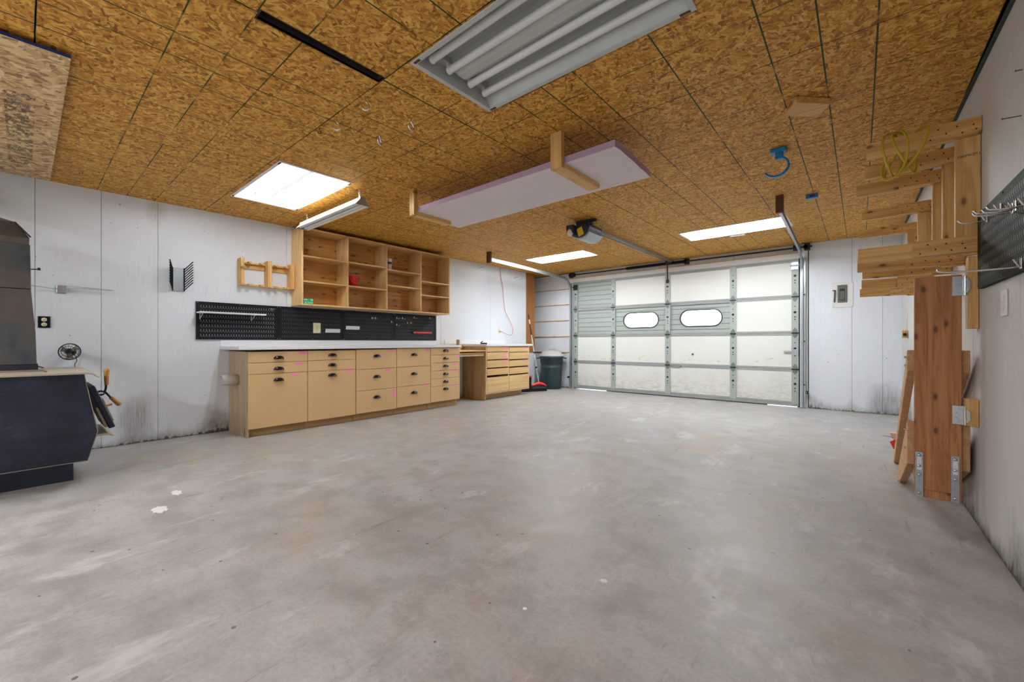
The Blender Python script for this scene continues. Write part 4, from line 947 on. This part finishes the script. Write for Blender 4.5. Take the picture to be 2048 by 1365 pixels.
# fold-down bench leg unit hinged to the right wall
t = thing('folding_bench_leg', 'tall reddish fir plank stand with steel plates, hinged to the right wall', 'bench leg', (5.73, 3.32, 0))
part('plank', box(5.639, 5.825, 3.30, 3.338, .152, 1.358), M_FIR, t, .002)
part('foot_board', box(5.645, 5.825, 3.302, 3.338, .108, .1515), M_FIR, t, .003)
for x in (5.642, 5.783):
    pl = part('mending_plate', box(x, x+.033, 3.2945, 3.2995, .108, .364), M_GALV, t, .001)
    for z in (.345, .285, .235, .13): part('bolt', MB().lathe((x+.016, 3.2945, z), [(.0095, 0), (.008, -.004), (.003, -.0055)], 10, 'y'), M_ZINC, pl)
    part('sticker', box(x+.007, x+.026, 3.2936, 3.2944, .262, .338), M_STICK, pl)
for z0, z1 in ((1.243, 1.349), (.54, .642)):
    hg = part('hinge', box(5.787, 5.832, 3.2935, 3.2995, z0, z1), M_ZINC, t, .001); zm = (z0+z1)/2
    part('pin', MB().cyl((5.836, 3.291, z0+.02), (5.836, 3.291, z1-.02), .009, 10).cyl((5.836, 3.291, z0), (5.836, 3.291, z1), .006, 10), M_ZINC, hg)
    part('second_leaf', MB().prism([(5.838, z0+.012), (5.852, z0+.03), (5.852, z1-.03), (5.838, z1-.012)], 'y', 3.268, 3.2745), M_ZINC, hg)
    for dz in (-.035, -.012, .012, .035): part('screw', MB().cyl((5.803 + (.008 if abs(dz) > .02 else 0), 3.2935, zm+dz), (5.803 + (.008 if abs(dz) > .02 else 0), 3.2915, zm+dz), .005, 8), M_GALV, hg)
part('wall_block', MB().prism([(5.834, .56), (5.85, .535), (5.8835, .535), (5.8835, .682), (5.834, .682)], 'y', 3.275, 3.335), M_PINEZ, t, .002)
for x0, x1 in ((5.611, 5.648), (5.826, 5.862)):
    part('upper_leg', MB().prism([(3.342, .945), (3.342, .822), (4.59, .003), (4.70, .003)], 'x', x0, x1), M_FIRD, t, .003)
    part('lower_leg', MB().prism([(3.342, .532), (3.342, .277), (3.98, .003), (4.22, .003)], 'x', x0, x1), M_FIRD, t, .003)
for y, z in ((3.37, .90), (3.37, .85), (3.40, .47), (3.40, .36), (3.9, .03)): part('bolt', MB().cyl((5.611, y, z), (5.600, y, z), .006, 8), M_ZINC, t)
part('leg_brace', box(5.648, 5.826, 3.342, 3.37, .84, .93), M_FIRD, t)
t = thing('wood_offcut', 'small pale wood offcut with a red tag on the floor behind the bench leg', 'offcut', (5.68, 4.9, 0))
part('board', MB().prism([(5.60, .20), (5.76, .195), (5.76, .002), (5.665, .002)], 'y', 4.87, 4.91), plain('pale_offcut', lin(226, 190, 160), .6, 0, .06), t, .002); part('red_tag', MB().obox((5.628, 4.862, .105), (.012, 0, -.03), (0, .004, 0), (.018, 0, .012)), M_RED, t)
part('wire', MB().tube([(5.62, 4.865, .16), (5.575, 4.86, .17), (5.55, 4.85, .168)], .003, 5), M_GALV, t)

# green-black pegboard and its hooks on the right wall
y0, y1, h0, h1 = 2.20, 3.182, 1.264, 1.648
M_PEGR = plain('dark_green_metal', lin(40, 45, 36), .3, 0, .18, spec=.3, scale=3)
M_PEGR.node_tree.nodes['Principled BSDF'].inputs['IOR'].default_value = 1.12; M_PEGR.node_tree.nodes['Principled BSDF'].inputs['Roughness'].default_value = .5
t = thing('pegboard', 'glossy dark green slotted pegboard on the right wall', 'pegboard', (5.87, 2.7, h0))
xa = lambda y: xr(y) - .022
mb = strip_r(y0, y1, -.022, -.019, h0, h1)
for a in ((y1-.003, y1, h0, h1), (y0, y1, h0, h0+.003), (y0, y1, h1-.003, h1)): mb.v += []; q = strip_r(a[0], a[1], -.019, -.001, a[2], a[3]); mb.add(q.v, q.f)
part('panel', mb, M_PEGR, t)
sl = MB()
for r in range(7):
    z = h0 + .048 + r*(h1-h0-.096)/6
    for k in range(int((y1-y0-.07)/.0254)):
        y = y0 + .04 + k*.0254; q = strip_r(y-.002, y+.002, -.0226, -.0219, z-.012, z+.010); sl.add(q.v, q.f); q = strip_r(y+.0105, y+.0145, -.0226, -.0219, z-.02, z-.016); sl.add(q.v, q.f)
o = part('slots', sl, plain('slot_light', (.13, .135, .12), .4), t); o['kind'] = 'stuff'
for y in (y1-.02, 2.72): part('screw', MB().cyl((xa(y), y, h1-.014), (xa(y)-.003, y, h1-.014), .005, 8), M_DARK, t); part('screw', MB().cyl((xa(y), y, h0+.014), (xa(y)-.003, y, h0+.014), .005, 8), M_DARK, t)
def rhook(y, z, ln, lab, long=False):
    x = xa(y)
    t = thing('pegboard_hook', lab, 'hook', (x, y, z), 'chrome hooks on the green pegboard')
    part('back_clip', MB().box(x-.004, x-.0005, y-.012, y+.012, z-.022, z+.02).bar((x-.003, y, z-.02), (x-.022, y, z+.018), .014, .004), M_CHROME, t, .001)
    part('prong', MB().tube(smooth([(x-.004, y, z-.012), (x-.5*ln, y, z-.016), (x-ln, y, z-.012), (x-ln-.012, y, z+.004)], 4), .0036, 8), M_CHROME, t)
rhook(2.977, 1.585, .085, 'short chrome hook at the far edge of the green pegboard')
rhook(2.745, 1.575, .07, 'chrome hook second from the far edge of the green pegboard')
rhook(2.575, 1.53, .10, 'chrome hook left one of a close pair on the green pegboard')
rhook(2.535, 1.53, .08, 'chrome hook right one of a close pair on the green pegboard')
rhook(2.405, 1.512, .09, 'chrome hook nearest the right frame edge on the green pegboard')
rhook(2.465, 1.292, .215, 'single long straight chrome hook low on the green pegboard', True)
t = thing('light_switch', 'white two-rocker wall switch below the green pegboard', 'switch', (5.885, 2.8, 1.16))
y0 = 2.752; q = strip_r(2.755, 2.842, -.007, -.0005, 1.105, 1.222)
part('plate', q, M_WHITE, t, .002); part('rocker', strip_r(2.785, 2.812, -.010, -.007, 1.168, 1.195), M_WHITE, t, .001); part('rocker', strip_r(2.785, 2.812, -.010, -.007, 1.13, 1.157), M_WHITE, t, .001)
for y, z, lb, l_ in ((2.576, 1.896, 'long dark nail sticking out of the right wall above the green pegboard', .05), (2.562, 2.072, 'shorter dark nail higher on the right wall near the ceiling', .018)):
    x = xr(y); solo('long_nail', MB().cyl((x+.01, y, z), (x-l_, y, z+.004), .0018, 6).cyl((x-l_, y, z+.004), (x-l_-.002, y, z+.004), .0042, 8), M_DARK, lb, 'nail', (x, y, z), 'long nails on the walls')
t = thing('door_button_block', 'small yellow wood block with a black button on the far right wall', 'button', (5.82, 6.85, 1.04))
x = xr(6.9); part('block', MB().box(x-.05, x-.001, 6.80, 6.92, 1.04, 1.13), M_PINEZ, t, .002); part('button', MB().box(x-.045, x-.015, 6.775, 6.80, 1.065, 1.095).cyl((x-.03, 6.775, 1.08), (x-.03, 6.762, 1.08), .008, 8), M_BLKM, t); part('wire', MB().tube([(x-.008, 6.86, 1.13), (x-.006, 6.86, 1.25), (x-.006, 6.87, 1.40)], .003, 5), M_CREAM, t)

# breaker sub-panel on the far wall
t = thing('breaker_panel', 'grey breaker panel with a pull lever in a white plate on the far wall', 'breaker panel', (5.21, 7.58, 1.48))
part('cover_plate', box(5.091, 5.327, 7.577, 7.5845, 1.487, 1.853), M_WHITE, t, .003)
dr_ = part('panel_door', MB().box(5.152, 5.261, 7.566, 7.577, 1.558, 1.808), plain('panel_grey', lin(96, 98, 100), .4), t, .003)
part('breaker_recess', box(5.177, 5.234, 7.563, 7.566, 1.586, 1.753), M_DARK, dr_)
for r in range(6):
    for c in range(2): part('breaker', box(5.184 + c*.024, 5.203 + c*.024, 7.560, 7.563, 1.598 + r*.021, 1.614 + r*.021), plain('breaker_grey', lin(120, 118, 112), .5) if r + c == 0 else bpy.data.materials['breaker_grey'], dr_)
part('lever', MB().bar((5.095, 7.565, 1.735), (5.128, 7.565, 1.735), .012, .014).bar((5.124, 7.565, 1.74), (5.116, 7.565, 1.565), .014, .016, (1, 0, 0)), plain('lever_grey', lin(60, 62, 64), .4), t, .002)
for x in (5.105, 5.313):
    for z in (1.502, 1.838): part('screw', MB().cyl((x, 7.577, z), (x, 7.574, z), .006, 8), M_GALV, t)

# ================================================================== things on the ceiling
# loose OSB sheet
org = Vector((.12, -1.07, zc(-1.07) - .034))
t = thing('osb_board', 'loose pale OSB board with a blue painted edge hung under the ceiling', 'board', org)
mb = MB().box(.12, 2.48, -1.07, .15, -.034, -.020).tilt(); part('sheet', mb, M_OSB2, t)
part('painted_edge', MB().box(2.4801, 2.4815, -1.07, .15, -.0342, -.020).tilt(), M_BLUEP, t)
part('spacer', MB().box(.3, 2.2, -.9, -.85, -.020, -.0005).box(.3, 2.2, -.05, .0, -.020, -.0005).tilt(), M_PINEX, t)

# foam slab on two L brackets
org = Vector((3.18, 2.68, 2.207))
mb = MB(); mb.box(2.13, 4.20, 2.375, 2.995, 2.2075, 2.251); o = None
mb = MB(); mb.mi = 0
edge = [(2.13, 2.375), (4.235, 2.375), (4.24, 2.45), (4.236, 2.55), (4.234, 2.66), (4.226, 2.78), (4.224, 2.9), (4.217, 2.985), (2.13, 2.995)]
n = len(edge); mb.add([(x, y, 2.2075) for x, y in edge], [tuple(range(n))[::-1]]); mb.add([(x, y, 2.251) for x, y in edge], [tuple(range(n))]); mb.mi = 1
mb.add([(x, y, 2.2075) for x, y in edge] + [(x, y, 2.251) for x, y in edge], [(i, (i+1) % n, n+(i+1) % n, n+i) for i in range(n)])
solo('foam_board', mb, [M_FOAM, M_FOAME], 'long lavender foam insulation board lying on ceiling brackets', 'foam board', org)
for x0, x1, ye, lb in ((3.775, 3.865, 2.86, 'right wooden L bracket holding the lavender foam board'), (2.175, 2.245, 2.78, 'left wooden L bracket holding the lavender foam board')):
    t = thing('foam_bracket', lb, 'bracket', ((x0+x1)/2, 2.4, 2.17), 'wooden L brackets under the foam board')
    part('hanger', MB().hexa([(x0, 2.333, 2.170), (x1, 2.333, 2.170), (x1, 2.3735, 2.170), (x0, 2.3735, 2.170), (x0, 2.333, zc(2.33)-.001), (x1, 2.333, zc(2.33)-.001), (x1, 2.3735, zc(2.37)-.001), (x0, 2.3735, zc(2.37)-.001)]), M_PINEZ, t, .002)
    part('ledge', box(x0, x1+.005, 2.3735, ye, 2.172, 2.207), M_PINEY, t, .002)

# hanging shop light
t = thing('shop_light', 'unlit two-tube shop light hanging on chains by the wall shelf', 'light fixture', (1.29, 2.0, 2.24))
part('reflector', MB().prism([(1.932, 2.243), (1.975, 2.29), (1.978, 2.312), (2.022, 2.312), (2.025, 2.29), (2.068, 2.243), (2.064, 2.243), (2.022, 2.286), (1.978, 2.286), (1.936, 2.243)], 'x', .655, 1.93), plain('cream_enamel', lin(232, 224, 200), .4), t)
for y in (1.972, 2.028): part('tube', MB().cyl((.68, y, 2.262), (1.90, y, 2.262), .017, 12), M_TUBEOFF, t)
for x in (.655, 1.925): part('end_cap', MB().prism([(1.93, 2.24), (1.973, 2.292), (1.976, 2.314), (2.024, 2.314), (2.027, 2.292), (2.07, 2.24)], 'x', x, x+.006), M_GALV, t)
for x in (.78, 1.87):
    ch_ = MB(); z = 2.312
    while z < zc(2.0) - .012: ch_.torus((x, 2.0, z+.008), (1, 0, 0) if int(z*1000/14) % 2 else (0, 1, 0), .0075, .0016, 10, 4); z += .012
    part('chain', ch_, M_ZINC, t)

# hooks screwed into the ceiling
def jhook(x, y, lab, ang, m=M_CHROME, sc=1.0):
    zt_ = zc(y); ca, sa = math.cos(ang), math.sin(ang)
    pts = [(0, 0), (0, -.022), (.004, -.032), (.016, -.046), (.022, -.062), (.014, -.078), (-.003, -.080), (-.016, -.068), (-.022, -.052)]
    solo('ceiling_hook', MB().tube(smooth([(x + a*ca*sc, y + a*sa*sc, zt_ + b*sc + (.002 if i == 0 else 0)) for i, (a, b) in enumerate(pts)], 4), .0050*sc, 7), m, lab, 'hook', (x, y, zt_), 'screw hooks in the ceiling')
av = math.radians(40)
jhook(3.222, 1.272, 'chrome screw hook just past the dark ceiling slot', av); jhook(2.88, 1.274, 'chrome screw hook second past the dark ceiling slot', av)
jhook(2.91, 1.558, 'chrome screw hook seen edge-on, nearest the lit left fixture', av+1.35); jhook(3.231, 1.582, 'chrome screw hook turned sideways, nearest the large unlit fixture', av+.9)
jhook(2.669, 1.263, 'small black screw hook in the ceiling', av, M_BLKM, .5)
# wooden block, blue hook and clips
c0 = Vector((5.157, 3.041, zc(3.04) - .0205)); a1 = Vector((.154, .153, 0)); a2 = Vector((.068, -.131, 0))
solo('ceiling_block', MB().obox(c0, a1/2, a2/2, (0, 0, .019)), M_PINEX, 'short pine block screwed flat to the ceiling', 'block', c0, None, .003)
t = thing('blue_hook', 'large blue plastic hook hanging from the ceiling', 'hook', (4.94, 3.64, zc(3.64)))
part('base', MB().box(4.885, 4.985, 3.60, 3.68, -.028, -.001).tilt(), M_BLUE, t, .004); part('neck', box(4.915, 4.965, 3.625, 3.655, 2.355, 2.405), M_BLUE, t, .004)
arc = [(4.95, 2.37)] + [(4.922 + .078*math.cos(a), 2.302 + .072*math.sin(a)) for a in [math.radians(d) for d in range(55, -160, -14)]]
mb = MB()
for p, q in zip(arc, arc[1:]):
    d = Vector((q[0]-p[0], 0, q[1]-p[1])); mb.bar((p[0]-d.x*.1, 3.64, p[1]-d.z*.1), (q[0]+d.x*.1, 3.64, q[1]+d.z*.1), .028, .013, (0, 1, 0)) if False else mb.bar((p[0]-d.x*.1, 3.64, p[1]-d.z*.1), (q[0]+d.x*.1, 3.64, q[1]+d.z*.1), .013, .028, (0, 1, 0))
part('curl', mb, M_BLUE, t)
t = thing('blue_clip', 'small blue plastic clip on the ceiling beyond the blue hook', 'clip', (5.04, 5.01, zc(5.01)))
part('body', MB().box(4.992, 5.088, 4.985, 5.035, -.042, -.001).tilt(), M_BLUE, t, .005); part('notch', MB().box(5.02, 5.06, 4.984, 4.985, -.03, -.012).tilt(), M_DARK, t)
solo('white_clip', MB().box(4.03, 4.21, 6.275, 6.33, -.016, -.001).tilt(), M_WHITE, 'small white plate on the ceiling beside the far right fixture', 'plate', (4.12, 6.3, zc(6.3)), None, .002)
